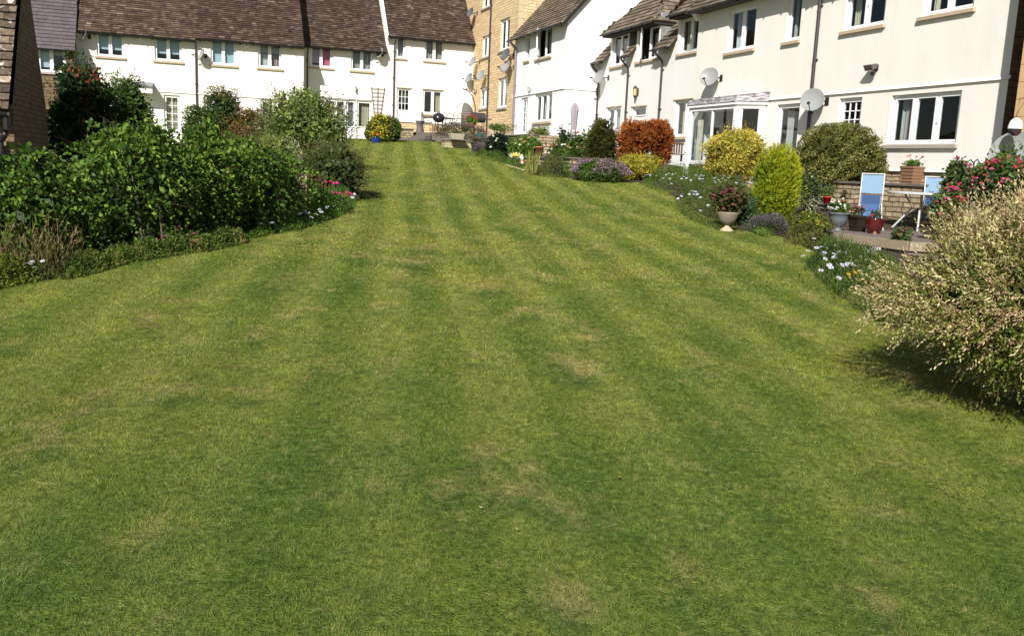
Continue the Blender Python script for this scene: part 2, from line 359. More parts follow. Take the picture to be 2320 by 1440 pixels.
def raw_mesh(name, v, nper, cols, mat, parent=None):
    """v: (N*nper,3); one face per nper verts; cols (N,3)"""
    o = np.array(ORIG[parent.name]) if parent is not None else np.zeros(3)
    v = (v-o).astype(np.float32); N = len(v)//nper
    me = bpy.data.meshes.new(name); me.vertices.add(len(v)); me.vertices.foreach_set('co', v.ravel())
    me.loops.add(len(v)); me.loops.foreach_set('vertex_index', np.arange(len(v), dtype=np.int32))
    me.polygons.add(N); me.polygons.foreach_set('loop_start', np.arange(0, N*nper, nper, dtype=np.int32)); me.polygons.foreach_set('loop_total', np.full(N, nper, dtype=np.int32))
    me.update(calc_edges=True)
    at = me.attributes.new('col', 'FLOAT_COLOR', 'FACE')
    at.data.foreach_set('color', np.concatenate([cols, np.ones((N, 1))], 1).astype(np.float32).ravel())
    return link(me, name, mat, parent)
def grass():
    rg = np.random.default_rng(3); V = []; C = []
    for (y0, y1, dens, L, W) in ((2.3, 3.6, 30000, .021, .0020), (3.6, 5.5, 20000, .021, .0027), (5.5, 9, 9500, .022, .0042), (9, 15, 3600, .026, .008), (15, 24, 1500, .03, .013), (24, 37, 700, .034, .022)):
        x0 = -.64*y1-.3; x1 = .64*y1+.3; n = int((x1-x0)*(y1-y0)*dens)
        x = rg.uniform(x0, x1, n); y = rg.uniform(y0, y1, n)
        k = (np.abs(x) < .6*y+.25) & inpoly(x, y, LAWN); x = x[k]; y = y[k]; n = len(x); z = G(x, y)
        # tufty height variation
        q = np.sin(x*9+np.sin(y*7)*2)*np.sin(y*8+x*3)+np.sin(x*23+y*4)*np.sin(y*19-x*7)*.6
        q2 = np.sin(x*41+np.sin(y*37)*2)*np.sin(y*43+np.sin(x*29)*2); ln = L*(rg.uniform(.55, 1.25, n)+.25*q+.2*q2); ln = np.maximum(ln, L*.3)
        a = rg.uniform(0, 2*np.pi, n); lean = rg.uniform(.3, 1.3, n)
        # mower lay alternates with stripe
        lay = np.where(np.sin((x*.991+y*.13+.22)*8.9) > 0, 1., -1.)*.35
        dx = np.cos(a)*lean; dy = np.sin(a)*lean+lay
        nr = np.sqrt(dx*dx+dy*dy+1); dx, dy, dz = dx/nr, dy/nr, 1/nr
        b = np.stack([x, y, z-.003], 1); t = b+np.stack([dx, dy, dz], 1)*ln[:, None]
        sa = rg.uniform(0, 2*np.pi, n); s = np.stack([np.cos(sa), np.sin(sa)*.5, np.zeros(n)], 1)*(W*rg.uniform(.6, 1.3, n))[:, None]*.5
        v = np.stack([b-s, b+s, t], 1).reshape(-1, 3); V.append(v)
        tone = rg.uniform(.5, 1.6, n)[:, None]*np.ones((1, 3)); tone *= np.where(rg.random(n)[:, None] < .06, np.array([[1.7, 1.25, 1.4]]), 1.)
        tone[:, 0] *= rg.uniform(.8, 1.25, n); tone *= (1+.22*q2+.10*q)[:, None]; C.append(tone)
    V = np.concatenate(V); C = np.concatenate(C); print('blades', len(C))
    setp(raw_mesh('grass', V, 3, C, lawn_mat('grass_blade', True)), 'short mown green grass of the sloping lawn with faint mower stripes', 'grass', kind='stuff')
grass()
def sheet(name, poly, mat, dz=.012, kind='structure', z=None):
    """polygon in world xy draped on the ground (fan of small cells)"""
    xs = [p[0] for p in poly]; ys = [p[1] for p in poly]; st = .25
    gx = np.arange(min(xs), max(xs)+st, st); gy = np.arange(min(ys), max(ys)+st, st)
    X, Y = np.meshgrid(gx, gy); ins = inpoly(X+st/2, Y+st/2, poly)
    Z = G(X, Y)+dz if z is None else X*0+z
    nx = len(gx); v = np.stack([X, Y, Z], -1).reshape(-1, 3).tolist()
    f = [(j*nx+i, j*nx+i+1, (j+1)*nx+i+1, (j+1)*nx+i) for j in range(len(gy)-1) for i in range(nx-1) if ins[j, i]]
    me = bpy.data.meshes.new(name); me.from_pydata(v, [], f); return setp(link(me, name, mat, None), kind=kind)
sheet('flower_bed', [(-9, 2), (-6.9, 2), (-5.3, 5.5), (-4.8, 7.5), (-4.4, 8.6), (-3.9, 10.1), (-3.6, 11.05), (-3.2, 12.3), (-3.0, 14.5), (-3.0, 16.5), (-4.2, 19.5), (-5.4, 24), (-6.8, 30), (-7.4, 34), (-16, 36), (-16, 10)], m_soil)
sheet('flower_bed', [(3.8, 7.6), (3.5, 8.8), (3.8, 10), (4.1, 11.5), (4.45, 13.2), (3.95, 13.9), (3.6, 14.5), (3.35, 16.5), (3.4, 18.5), (3.5, 20.5), (3.1, 22.2), (1.4, 22.2), (.4, 25.6), (-.6, 29.3), (-1.4, 31.4), (-1.4, 36), (6, 36), (10, 20), (10, 12), (6, 8)], m_soil)

# ------------------------------------------------------------------ house parts
def wall_sheet(mb, u0, u1, z0, z1, holes, w=0., reveal=.1, top=None):
    holes = [h for h in holes if h[1] > u0+.01 and h[0] < u1-.01]
    us = sorted(set([u0, u1]+[a for h in holes for a in h[:2] if u0 < a < u1])); zs = sorted(set([z0, z1]+[a for h in holes for a in h[2:4] if z0 < a < z1]))
    for i in range(len(us)-1):
        for j in range(len(zs)-1):
            cu = (us[i]+us[i+1])/2; cz = (zs[j]+zs[j+1])/2
            if any(h[0] < cu < h[1] and h[2] < cz < h[3] for h in holes): continue
            mb.quad((us[i], w, zs[j]), (us[i+1], w, zs[j]), (us[i+1], w, zs[j+1]), (us[i], w, zs[j+1]))
    for a, b, c, d in [h[:4] for h in holes]:
        r = w-reveal; top_, bot_ = d <= z1, c >= z0; c, d = max(c, z0), min(d, z1)
        mb.quad((a, w, c), (a, r, c), (a, r, d), (a, w, d)); mb.quad((b, w, d), (b, r, d), (b, r, c), (b, w, c))
        if bot_: mb.quad((a, w, c), (b, w, c), (b, r, c), (a, r, c))
        if top_: mb.quad((a, r, d), (b, r, d), (b, w, d), (a, w, d))
def window(par, fr, rect, lights=(.5,), w=-.1, sill=m_sill, curt=(), grid=None, openc=None, kick=0, name='window', head=False, handle=True, roomd=1.3, rs=.25, label=None):
    u0, u1, z0, z1 = rect; fw = .055; zb = z0+kick
    mb = MB(fr)
    def bar(a, b, c, d, e=.0): mb.box(a, b, w-.05, w+.02+e, c, d)
    g = .004
    bar(u0+g, u0+fw, z0+g, z1-g); bar(u1-fw, u1-g, z0+g, z1-g); bar(u0+fw, u1-fw, z1-fw, z1-g); bar(u0+fw, u1-fw, z0+g, z0+fw)
    if kick:
        mb.box(u0+fw, u1-fw, w-.04, w+.005, z0+fw, zb); mb.box(u0+fw+.12, u1-fw-.12, w+.005, w+.018, z0+fw+.1, zb-.12)
    cuts = [u0+fw]+[u0+(u1-u0)*f for f in lights]+[u1-fw]
    pan = MB(fr)
    for i in range(len(cuts)-1):
        a, b = cuts[i], cuts[i+1]
        if i: bar(a-.03, a+.03, zb+(0 if kick else fw), z1-fw, .006); a += .03
        if i < len(cuts)-2: b -= .03
        c, d = zb+(.0 if kick else fw), z1-fw
        if openc == i:     # casement swung outwards
            hinge = b if i else a; other = a if i else b; L = abs(other-hinge); sgn = 1 if other > hinge else -1
            ang = math.radians(28)
            hp = fr.W(hinge, w+.04, 0); du = fr.u*sgn*math.cos(ang)+fr.n*math.sin(ang); f2 = Pl(hp[:2], du)
            if np.dot(f2.n, fr.n) < 0: f2.n = -f2.n
            cm = MB(f2); cm.box(0, L, -.05, 0, c, c+.05); cm.box(0, L, -.05, 0, d-.05, d); cm.box(0, .05, -.05, 0, c+.05, d-.05); cm.box(L-.05, L, -.05, 0, c+.05, d-.05)
            mb.v_extra = cm
            pg = MB(f2); pg.quad((.05, -.02, c+.05), (L-.05, -.02, c+.05), (L-.05, -.02, d-.05), (.05, -.02, d-.05))
            off = len(mb.v); mb.v += cm.v; mb.f += [tuple(off+k for k in q) for q in cm.f]; mb.c += cm.c
            off = len(pan.v); pan.v += pg.v; pan.f += [tuple(off+k for k in q) for q in pg.f]; pan.c += pg.c
            continue
        s_ = .04
        mb.box(a, b, w-.03, w+.034, c, c+s_); mb.box(a, b, w-.03, w+.034, d-s_, d); mb.box(a, a+s_, w-.03, w+.034, c+s_, d-s_); mb.box(b-s_, b, w-.03, w+.034, c+s_, d-s_)
        pan.quad((a+s_, w, c+s_), (b-s_, w, c+s_), (b-s_, w, d-s_), (a+s_, w, d-s_))
        if grid:
            nx, nz = grid
            for k in range(1, nx): x = a+s_+(b-a-2*s_)*k/nx; mb.box(x-.011, x+.011, w-.012, w+.016, c+s_, d-s_)
            for k in range(1, nz): z = c+s_+(d-c-2*s_)*k/nz; mb.box(a+s_, b-s_, w-.013, w+.017, z-.011, z+.011)
        if handle and i == len(cuts)-2: mb.box(a+.008, a+.026, w+.034, w+.06, (c+d)/2-.09, (c+d)/2+.03)
    o = mb.build(name, m_upvc, par, label=label)
    pan.build('pane', m_glass, o)
    if sill:
        sb = MB(fr); e = .07; k = (u1-u0)/2+u0
        sb.hexa([(u0-e, -.02, z0-.085), (k-.003, -.02, z0-.085), (k-.003, .075, z0-.085), (u0-e, .075, z0-.085)], [(u0-e, -.02, z0+.004), (k-.003, -.02, z0+.004), (k-.003, .075, z0-.014), (u0-e, .075, z0-.014)])
        sb.hexa([(k+.003, -.02, z0-.085), (u1+e, -.02, z0-.085), (u1+e, .075, z0-.085), (k+.003, .075, z0-.085)], [(k+.003, -.02, z0+.004), (u1+e, -.02, z0+.004), (u1+e, .075, z0-.014), (k+.003, .075, z0-.014)])
        sb.build('sill', sill, o, bevel=.004)
        ub = MB(fr); ub.box(u0, u1, w, .0, z0+.005, z0+.02); ub.build('window_board', m_upvc, o)
    if head:
        hb = MB(fr); hb.box(u0-.08, u1+.08, -.01, .03, z1+.0, z1+.03); hb.build('drip_mould', head, o)
    for (f0, f1, h0, h1, ck) in curt:
        a, b = u0+(u1-u0)*f0, u0+(u1-u0)*f1; c, d = zb+(z1-zb)*h0, zb+(z1-zb)*h1
        blind = h0 > .02; cb = MB(fr); n = 2 if blind else max(6, int((b-a)/.025)); ph = random.uniform(0, 6)
        for k in range(n):
            x0, x1 = a+(b-a)*k/n, a+(b-a)*(k+1)/n
            y0, y1 = [(w-.16 if not blind else w-.1)+(0 if blind else .03*math.sin(x*75+ph+math.sin(x*19)*1.5)) for x in (x0, x1)]
            cb.quad((x0, y0, c), (x1, y1, c), (x1, y1, d), (x0, y0, d))
        cb.build('blind' if blind else 'curtain', CURT[ck], o, smooth=not blind)
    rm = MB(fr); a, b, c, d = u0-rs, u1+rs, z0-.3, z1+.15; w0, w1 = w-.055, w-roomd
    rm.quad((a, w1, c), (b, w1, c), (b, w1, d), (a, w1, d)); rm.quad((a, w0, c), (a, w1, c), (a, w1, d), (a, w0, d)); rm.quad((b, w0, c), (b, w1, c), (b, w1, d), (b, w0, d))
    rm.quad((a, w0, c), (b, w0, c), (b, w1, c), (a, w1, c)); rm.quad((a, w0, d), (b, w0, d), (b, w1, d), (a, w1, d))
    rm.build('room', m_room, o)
    return o
def roof_slope(mb, ub, fr, u0, u1, w0, z0, tan, L, tw=.22, ch=.14, pal=None, keep=None, sag=0, jit=.006, uk=True, gap=.03, var=.26):
    """tiles climb from eave (w0,z0) inwards (-w)"""
    cosp = 1/math.sqrt(1+tan*tan); sinp = tan*cosp; n = int(L/ch)
    rg = random.Random(int(abs(u0*100)+n))
    for i in range(n):
        s0 = i*ch; s1 = s0+ch*1.12; u = u0-rg.random()*tw
        jr = rg.uniform(-.01, .01)
        while u < u1:
            t = tw*rg.uniform(.65, 1.35); a, b = max(u, u0), min(u+t-.006, u1); u += t
            if b-a < .03: continue
            if keep and not keep((a+b)/2, s0+ch/2): continue
            dj = rg.uniform(-jit, jit)+jr; h0 = .038+rg.uniform(0, .012); h1 = .008
            c = rg.choice(pal); k = rg.uniform(1-var, 1+var)*(1.9 if rg.random() < .022*(var > .2) else 1); mb.col = tuple(x*k for x in c)
            def q(uu, s, h):
                s2 = s+dj; return (uu, w0-s2*cosp+h*sinp, z0+s2*sinp+h*cosp)
            p = [q(a, s0, h0), q(b, s0, h0), q(b, s1, h1), q(a, s1, h1), q(a, s0, .0), q(b, s0, .0)]
            mb.add([mb.p(*x) for x in p], [(0, 1, 2, 3), (4, 5, 1, 0), (4, 0, 3), (1, 5, 2)])
    if uk:
        def q(uu, s, h): return (uu, w0-s*cosp+h*sinp, z0+s*sinp+h*cosp)
        if uk == 'quad' or uk is True:
            A = [q(u0+.01, .02, -.06), q(u1-.01, .02, -.06), q(u1-.01, L, -.06), q(u0+.01, L, -.06)]; B = [q(u0+.01, .02, -.002), q(u1-.01, .02, -.002), q(u1-.01, L, -.002), q(u0+.01, L, -.002)]
            ub.hexa(A, B)
def gutter(mb, u0, u1, w, z, r=.055):
    n = 6
    for i in range(n):
        a0 = math.pi+math.pi*i/n; a1 = math.pi+math.pi*(i+1)/n
        A = [(u, w+rr*math.cos(a), z+rr*math.sin(a)) for (u, rr, a) in ((u0, r, a0), (u1, r, a0), (u1, r, a1), (u0, r, a1))]
        B = [(u, w+rr*math.cos(a), z+rr*math.sin(a)) for (u, rr, a) in ((u0, r-.008, a0), (u1, r-.008, a0), (u1, r-.008, a1), (u0, r-.008, a1))]
        mb.hexa(A, B)
    u = u0+.25
    while u < u1: mb.box(u-.012, u+.012, w-r-.05, w+r+.006, z-r-.012, z-.004); u += .75
def downpipe(par, fr, u, z1, z0, wtop, mat=m_pipe, r=.036, w=.06):
    mb = MB(fr); mb.tube([(u, wtop, z1), (u, wtop, z1-.06), (u, w+.01, z1-.32), (u, w, z1-.4), (u, w, z0)], r, 10)
    z = z1-.55
    while z > z0+.2: mb.tube([(u, w, z), (u, w, z-.06)], r+.008, 10); mb.box(u-.06, u+.06, .0, w-.02, z-.045, z-.015); z -= 1.25
    return mb.build('downpipe', mat, par, smooth=False)
PAL_B = [(.068, .045, .034), (.058, .038, .03), (.08, .054, .04), (.048, .032, .026), (.105, .075, .055)]
PAL_H = [(.14, .095, .065), (.115, .075, .052), (.17, .12, .08), (.09, .06, .045)]
PAL_G = [(.17, .135, .10), (.14, .11, .08), (.20, .165, .125), (.115, .09, .068)]
PAL_L = [(.095, .064, .044), (.078, .052, .037), (.12, .085, .058), (.06, .04, .03)]
def house_body(par, fr, u0, u1, z0, z1, depth, holes, mat, plinth=None, strings=(), gabl=True, tan=1.15, ridge=None, sides=(1, 1), ovh=0):
    mb = MB(fr); wall_sheet(mb, u0, u1, z0, z1, holes)
    if ridge is None: ridge = z1+depth/2*tan
    for k, uu in enumerate((u0, u1)):
        if sides[k]: mb.quad((uu, 0, z0), (uu, -depth, z0), (uu, -depth, z1), (uu, -depth/2, ridge), (uu, 0, z1))
    mb.quad((u0, -depth, z0), (u1, -depth, z0), (u1, -depth, z1), (u0, -depth, z1))
    o = mb.build('wall', mat, par)
    if plinth:
        pb = MB(fr); pb.box(u0+.01, u1-.01, -.3, -.035, plinth[0], z0-.004); pb.build('plinth', plinth[1], par)
        pb = MB(fr); pb.hexa([(u0, -.02, z0-.015), (u1, -.02, z0-.015), (u1, .03, z0-.015), (u0, .03, z0-.015)], [(u0, -.02, z0+.05), (u1, -.02, z0+.05), (u1, .003, z0+.05), (u0, .003, z0+.05)]); pb.build('bell_cast', mat, par)
    for (a, b, z) in strings:
        sb = MB(fr); sb.hexa([(a, .0, z), (b, .0, z), (b, .045, z), (a, .045, z)], [(a, .0, z+.07), (b, .0, z+.07), (b, .002, z+.07), (a, .002, z+.07)]); sb.build('string_course', mat, par)
    return o

Lp = Pl(atY(170, 60, 38.1), UL)
L3 = Lp.off(-1.3)
Rp = Pl(atY(2285, 180, 17.1), UR)
Tp = Rp.off(-.25)
Bp = Pl(Tp.hit(1355, 208), UL)
Ap = Pl(Bp.hit(1279, 201), UR)
Sp = Pl(L3.hit(1070, 200), UR)

# ------------------------------------------------------------------ cream and white terrace (left and centre)
def terrace_house(label, fr, px0, px1, z_eave, base_z, wins, gf, wall, strings, pal, tan=1.2, plinth=None, sides=(1, 1), roofL=4.6, pipes=(), keep=None, depth=7.5, e=.28, ch=.125, umax=None, umin=None, name='terraced_house', cat='house', sidewall_left=False):
    u0 = px0 if umin is None else umin; u1 = px1
    loc = fr.W((u0+u1)/2, -depth/2, base_z)
    t = thing(name, label, cat, loc, 'houses round the lawn')
    holes = [w_[0] for w_ in wins+gf]
    house_body(t, fr, u0, u1, base_z, z_eave, depth, holes, wall, plinth, strings, tan=tan, sides=sides)
    for r, kw in wins+gf: window(t, fr, r, **kw)
    tb, ub = MB(fr), MB(fr)
    ze = z_eave-.02
    roof_slope(tb, ub, fr, u0-.0, u1+.0, e, ze-e*tan+.1, tan, roofL, pal=pal, ch=ch, tw=.2)
    ro = tb.build('roof', m_tile, t); ub.build('roof_underside', m_under, ro)
    gb = MB(fr); gutter(gb, u0, u1, e+.05, ze-e*tan+.1)
    gb.build('gutter', m_black, ro)
    fb = MB(fr); fb.box(u0, u1, .0, e-.03, ze-e*tan+.05, ze-e*tan+.075)
    u = u0+.2
    while u < u1: fb.hexa([(u-.025, 0, ze-.16), (u+.025, 0, ze-.16), (u+.025, e, ze-e*tan-.02), (u-.025, e, ze-e*tan-.02)], [(u-.025, 0, ze-.02), (u+.025, 0, ze-.02), (u+.025, e, ze-e*tan+.07), (u-.025, e, ze-e*tan+.07)]); u += .55
    fb.build('rafter_ends', m_under, ro)
    for (pu, zb_) in pipes: downpipe(t, fr, pu, ze-e*tan+.05, zb_, e+.05)
    return t
L = Lp
def WR(fr, r, **kw): return (fr.rect(*r), kw)
uA, uB, uC = 0.0, L.U(443, 150), L.U(688, 150)
zE = 6.5
bl = lambda k, a=.3: [(0.02, .98, a, 1, k)]
zs1 = L.Z(420, 212)
h1 = terrace_house('cream terraced house behind the dark and green bushes, with pale canopy and glazed door', L, uA, uB, L.Z(443, 80), 1.95,
    [WR(L, (218, 68, 281, 129), lights=(.5,), curt=bl('blue', .28)), WR(L, (350, 81, 412, 139), lights=(.5,), curt=bl('blue', .3))],
    [WR(L, (372, 216, 408, 298), lights=(), grid=(2, 4), sill=None, curt=[(.08, .92, .01, 1, 'cream')], name='garden_door'),
     WR(L, (308, 212, 333, 262), lights=(), curt=bl('dark', .3))],
    m_cream, [(uA, uB, zs1)], PAL_L, roofL=4.4, sides=(1, 0))
h2 = terrace_house('cream rendered terraced house above the clipped hedges, between two drainpipes', L, uB, uC, L.Z(560, 86)+.02, 1.95,
    [WR(L, (477, 91, 535, 148), lights=(.5,), curt=bl('blue', .05), openc=None), WR(L, (585, 100, 638, 155), lights=(.5,), curt=[(.02, .98, .62, 1, 'net'), (.02, .48, .01, .6, 'white'), (.52, .98, .01, .6, 'dusk')])],
    [WR(L, (463, 215, 540, 262), lights=(.25, .75), curt=bl('net', .1)), WR(L, (590, 226, 622, 300), lights=(), curt=[(.08, .5, .01, 1, 'grey')], sill=None, name='garden_door')],
    m_cream, [(uB, uC, zs1)], PAL_B, roofL=5.2, pipes=[(uB+.02, 2.0)], sides=(0, 1))
u30 = L3.U(684, 150); u34 = L3.U(874, 150); u3e = L3.U(1070, 200)
h3 = terrace_house('white rendered house with pink window blinds, wall lantern and wooden trellis', L3, u30-.6, u34, L3.Z(800, 102), 2.15,
    [WR(L3, (703, 102, 753, 153), curt=[(.02, .48, .2, 1, 'lilac'), (.52, .98, .12, 1, 'pink')]), WR(L3, (795, 110, 845, 161), curt=[(.02, .44, .01, 1, 'net'), (.56, .98, .01, 1, 'net')])],
    [WR(L3, (738, 225, 784, 300), lights=(.5,), kick=.55, sill=None, curt=[(.02, .98, .01, 1, 'cream')]), WR(L3, (784, 227, 806, 325), lights=(), kick=.75, sill=None, curt=[(.1, .9, .01, 1, 'white')], name='garden_door'), WR(L3, (808, 229, 842, 325), lights=(), kick=.75, sill=None, curt=[(.1, .9, .01, 1, 'cream')], name='garden_window')],
    m_white, [(u30, L3.U(848, 225), L3.Z(800, 225))], PAL_B, roofL=6.5, pipes=[(L3.U(696, 150), 2.2)], plinth=(1.7, m_stone))
h4 = terrace_house('bright white house with nine pane door and dark open window behind the patio furniture', L3, u34, u3e, L3.Z(970, 80), L3.Z(1040, 283),
    [WR(L3, (898, 83, 919, 132), lights=(), curt=[(.05, .95, .01, 1, 'net')]), WR(L3, (962, 89, 1007, 139), curt=[(.02, .98, .01, 1, 'net')])],
    [WR(L3, (899, 200, 930, 290), lights=(), grid=(3, 3), kick=.82, sill=None, name='garden_door', curt=[(.0, 1, .3, 1, 'dark')], head=m_sill), WR(L3, (958, 204, 1003, 259), lights=(.5,), curt=[(.68, .97, .01, 1, 'cream')], head=m_sill)],
    m_white, [], PAL_B, roofL=6.5, pipes=[(L3.U(892, 180), 3.0)], plinth=(2.6, m_stone))
# white gable wall rising above the neighbouring roof
gb_ = MB(L3); zz = L3.Z(970, 80); gb_.hexa([(u34-.06, .3, zz-.36), (u34+.05, .3, zz-.36), (u34+.05, -3.2, zz-.36+3.5*1.2), (u34-.06, -3.2, zz-.36+3.5*1.2)], [(u34-.06, .3, zz-.2), (u34+.05, .3, zz-.2), (u34+.05, -3.2, zz+.13+3.5*1.2-.05), (u34-.06, -3.2, zz+.13+3.5*1.2-.05)])
gb_.build('verge', m_upvc, h4)
# canopy over the bay of the first house
cb = MB(L); ca = L.rect(300, 189, 347, 197); cb.hexa([(ca[0]-.3, 0, ca[2]-.02), (ca[1], 0, ca[2]-.02), (ca[1], .75, ca[2]-.08), (ca[0]-.3, .75, ca[2]-.08)], [(ca[0]-.3, 0, ca[3]+.06), (ca[1], 0, ca[3]+.06), (ca[1], .78, ca[2]+.0), (ca[0]-.3, .78, ca[2]+.0)])
co_ = cb.build('canopy', m_lead, h1); cb = MB(L); cb.box(ca[0]-.3, ca[1]-.02, .0, .72, ca[2]-.28, ca[2]-.085); cb.box(ca[0]-.3, ca[1]-.1, .0, .6, 1.95, 2.6); cb.build('bay_fascia', m_upvc, h1)

# slate roofed stone house further left
SLp = Lp.off(.9)
su0, su1 = SLp.U(30, 120), SLp.U(168, 120); sz = SLp.Z(120, 100)
hs = thing('stone_house', 'shaded stone house with purple slate roof and one white framed window beside the cream terrace', 'house', SLp.W((su0+su1)/2, -3, 1.9), 'houses round the lawn')
wr = SLp.rect(85, 107, 148, 164)
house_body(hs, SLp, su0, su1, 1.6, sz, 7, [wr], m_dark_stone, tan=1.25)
window(hs, SLp, wr, lights=(.5,), curt=[(.02, .5, .2, 1, 'blue'), (.52, .98, .7, 1, 'net')], sill=m_gsill)
tb, ub = MB(SLp), MB(SLp); roof_slope(tb, ub, SLp, su0, su1+.05, .25, sz-.25, 1.25, 5.6, pal=[(.115, .095, .105), (.11, .09, .10), (.12, .10, .11)], ch=.2, tw=.28, jit=.001, var=.07)
for i in range(len(tb.v)): pass
ro = tb.build('roof', m_slate, hs); ub.build('roof_underside', m_under, ro); gb = MB(SLp); gutter(gb, su0, su1, .3, sz-.22); gb.build('gutter', m_black, ro)

# ------------------------------------------------------------------ honey stone flats
sS1 = Sp.U(1174, 60)
S_base = 2.9
fl = thing('stone_flats', 'tall honey coloured stone block of flats rising in the corner between the white houses', 'building', Sp.W(3, -4, S_base), 'houses round the lawn')
sw = [((1093, -24, 1112, 17), dict(lights=(.5,))), ((1092, 81, 1110, 129), dict(lights=(.5,), curt=[(.05, .95, .01, 1, 'white')])), ((1133, 43, 1154, 113), dict(lights=(.5,), curt=[(.0, .4, .01, 1, 'net')])),
      ((1087, 199, 1104, 245), dict(lights=(.5,), curt=[(.05, .95, .01, 1, 'white')])), ((1128, 177, 1149, 244), dict(lights=(.5,), curt=[(.05, .6, .01, 1, 'cream'), (.5, .95, .4, 1, 'white')]))]
shs = [Sp.rect(*a) for a, _ in sw]
mb = MB(Sp); wall_sheet(mb, -7, sS1, S_base, 12.5, shs)
mb.quad((sS1, 0, S_base), (sS1, -9, S_base), (sS1, -9, 12.5), (sS1, 0, 12.5)); mb.quad((-7, 0, S_base), (-7, -9, S_base), (-7, -9, 12.5), (-7, 0, 12.5)); mb.quad((-7, -9, S_base), (sS1, -9, S_base), (sS1, -9, 12.5), (-7, -9, 12.5))
mb.quad((-7, 0, 12.5), (sS1, 0, 12.5), (sS1, -9, 12.5), (-7, -9, 12.5)); mb.build('wall', m_stone, fl)
for r, (a, kw) in zip(shs, sw): window(fl, Sp, r, sill=m_gsill, handle=False, **kw)
qb = MB(Sp); z = S_base
k = 0
while z < 12.4:
    lw, dw = ((.42, .22) if k % 2 else (.22, .42)); qb.box(sS1-lw, sS1+.012, -dw, .012, z+.006, z+.27); z += .275; k += 1
qb.build('quoins', m_quoin, fl)
for r in shs:
    n = 7; ab = MB(Sp)
    for i in range(n): a = r[0]-.1+(r[1]-r[0]+.2)*i/n; ab.box(a+.004, a+(r[1]-r[0]+.2)/n-.004, -.06, .008, r[3]+.003, r[3]+.2)
    ab.build('window_lintel', m_quoin, fl)
downpipe(fl, Sp, Sp.U(1110, 150), 12, 3.0, .06)

# ------------------------------------------------------------------ white gabled house
aU0 = Ap.U(1163, 200); zEw = Ap.Z(1279, 44); W_base = Ap.Z(1162, 309)
wh = thing('gabled_house', 'bright white gabled house with open upstairs casement beside the closed parasol', 'house', Ap.W(-2.5, -3, W_base), 'houses round the lawn')
aw = [((1190, 81, 1200, 137), dict(lights=(), curt=[(.05, .95, .01, 1, 'white')], handle=False)), ((1216, 63, 1250, 130), dict(lights=(.5,), openc=0, curt=[(.5, .95, .01, 1, 'blue')])),
      ((1179, 222, 1194, 303), dict(lights=(), grid=(2, 5), sill=None, name='garden_door', curt=[(.05, .95, .01, 1, 'white')])), ((1211, 212, 1250, 276), dict(lights=(.33, .66), curt=[(.05, .3, .01, 1, 'white'), (.4, .62, .01, 1, 'cream'), (.7, .95, .3, 1, 'net')]))]
ahs = [Ap.rect(*a) for a, _ in aw]
bW = 8.0; tanW = 1.12; uz0 = Bp.U(1279, 201)
mb = MB(Ap); wall_sheet(mb, aU0, 0, W_base-.6, zEw, ahs); mb.quad((aU0, 0, W_base-.6), (aU0, -bW, W_base-.6), (aU0, -bW, zEw), (aU0, -bW/2, zEw+bW/2*tanW), (aU0, 0, zEw))
mb.quad((0, 0, W_base-.9), (0, -bW, W_base-.9), (0, -bW, zEw), (0, -bW/2, zEw+bW/2*tanW), (0, 0, zEw)); mb.quad((aU0, -bW, W_base-.9), (0, -bW, W_base-.9), (0, -bW, zEw), (aU0, -bW, zEw))
mb.build('wall', m_cool, wh)
for r, (a, kw) in zip(ahs, aw): window(wh, Ap, r, **kw)
zsW = Ap.Z(1240, 208)
sb = MB(Ap); sb.hexa([(aU0, 0, zsW), (.045, 0, zsW), (.045, .045, zsW), (aU0, .045, zsW)], [(aU0, 0, zsW+.12), (.003, 0, zsW+.12), (.003, .003, zsW+.12), (aU0, .003, zsW+.12)])
sb.hexa([(0, -2.4, zsW), (.045, -2.4, zsW), (.045, 0, zsW), (0, 0, zsW)], [(0, -2.4, zsW+.12), (.003, -2.4, zsW+.12), (.003, 0, zsW+.12), (0, 0, zsW+.12)]); sb.build('string_course', m_cool, wh)
tb, ub = MB(Ap), MB(Ap); ze = zEw+.02-.3*tanW+.1; roof_slope(tb, ub, Ap, aU0-.05, .18, .3, ze, tanW, 6.2, pal=PAL_G, ch=.17, tw=.26)
ro = tb.build('roof', m_tile, wh); ub.build('roof_underside', m_under, ro); gb = MB(Ap); gutter(gb, aU0-.05, .16, .35, ze); gb.build('gutter', m_black, ro)
vb = MB(Ap); vb.hexa([(0.02, .28, ze-.16), (.15, .28, ze-.16), (.15, -4, ze-.16+4.28*tanW), (.02, -4, ze-.16+4.28*tanW)], [(0.02, .28, ze-.02), (.15, .28, ze-.02), (.15, -4, ze-.02+4.28*tanW), (.02, -4, ze-.02+4.28*tanW)]); vb.build('verge', m_under, ro)
downpipe(wh, Ap, aU0+.3, ze, W_base, .35, mat=m_mauve, r=.05)
# iron grille door bars and small wall light come below

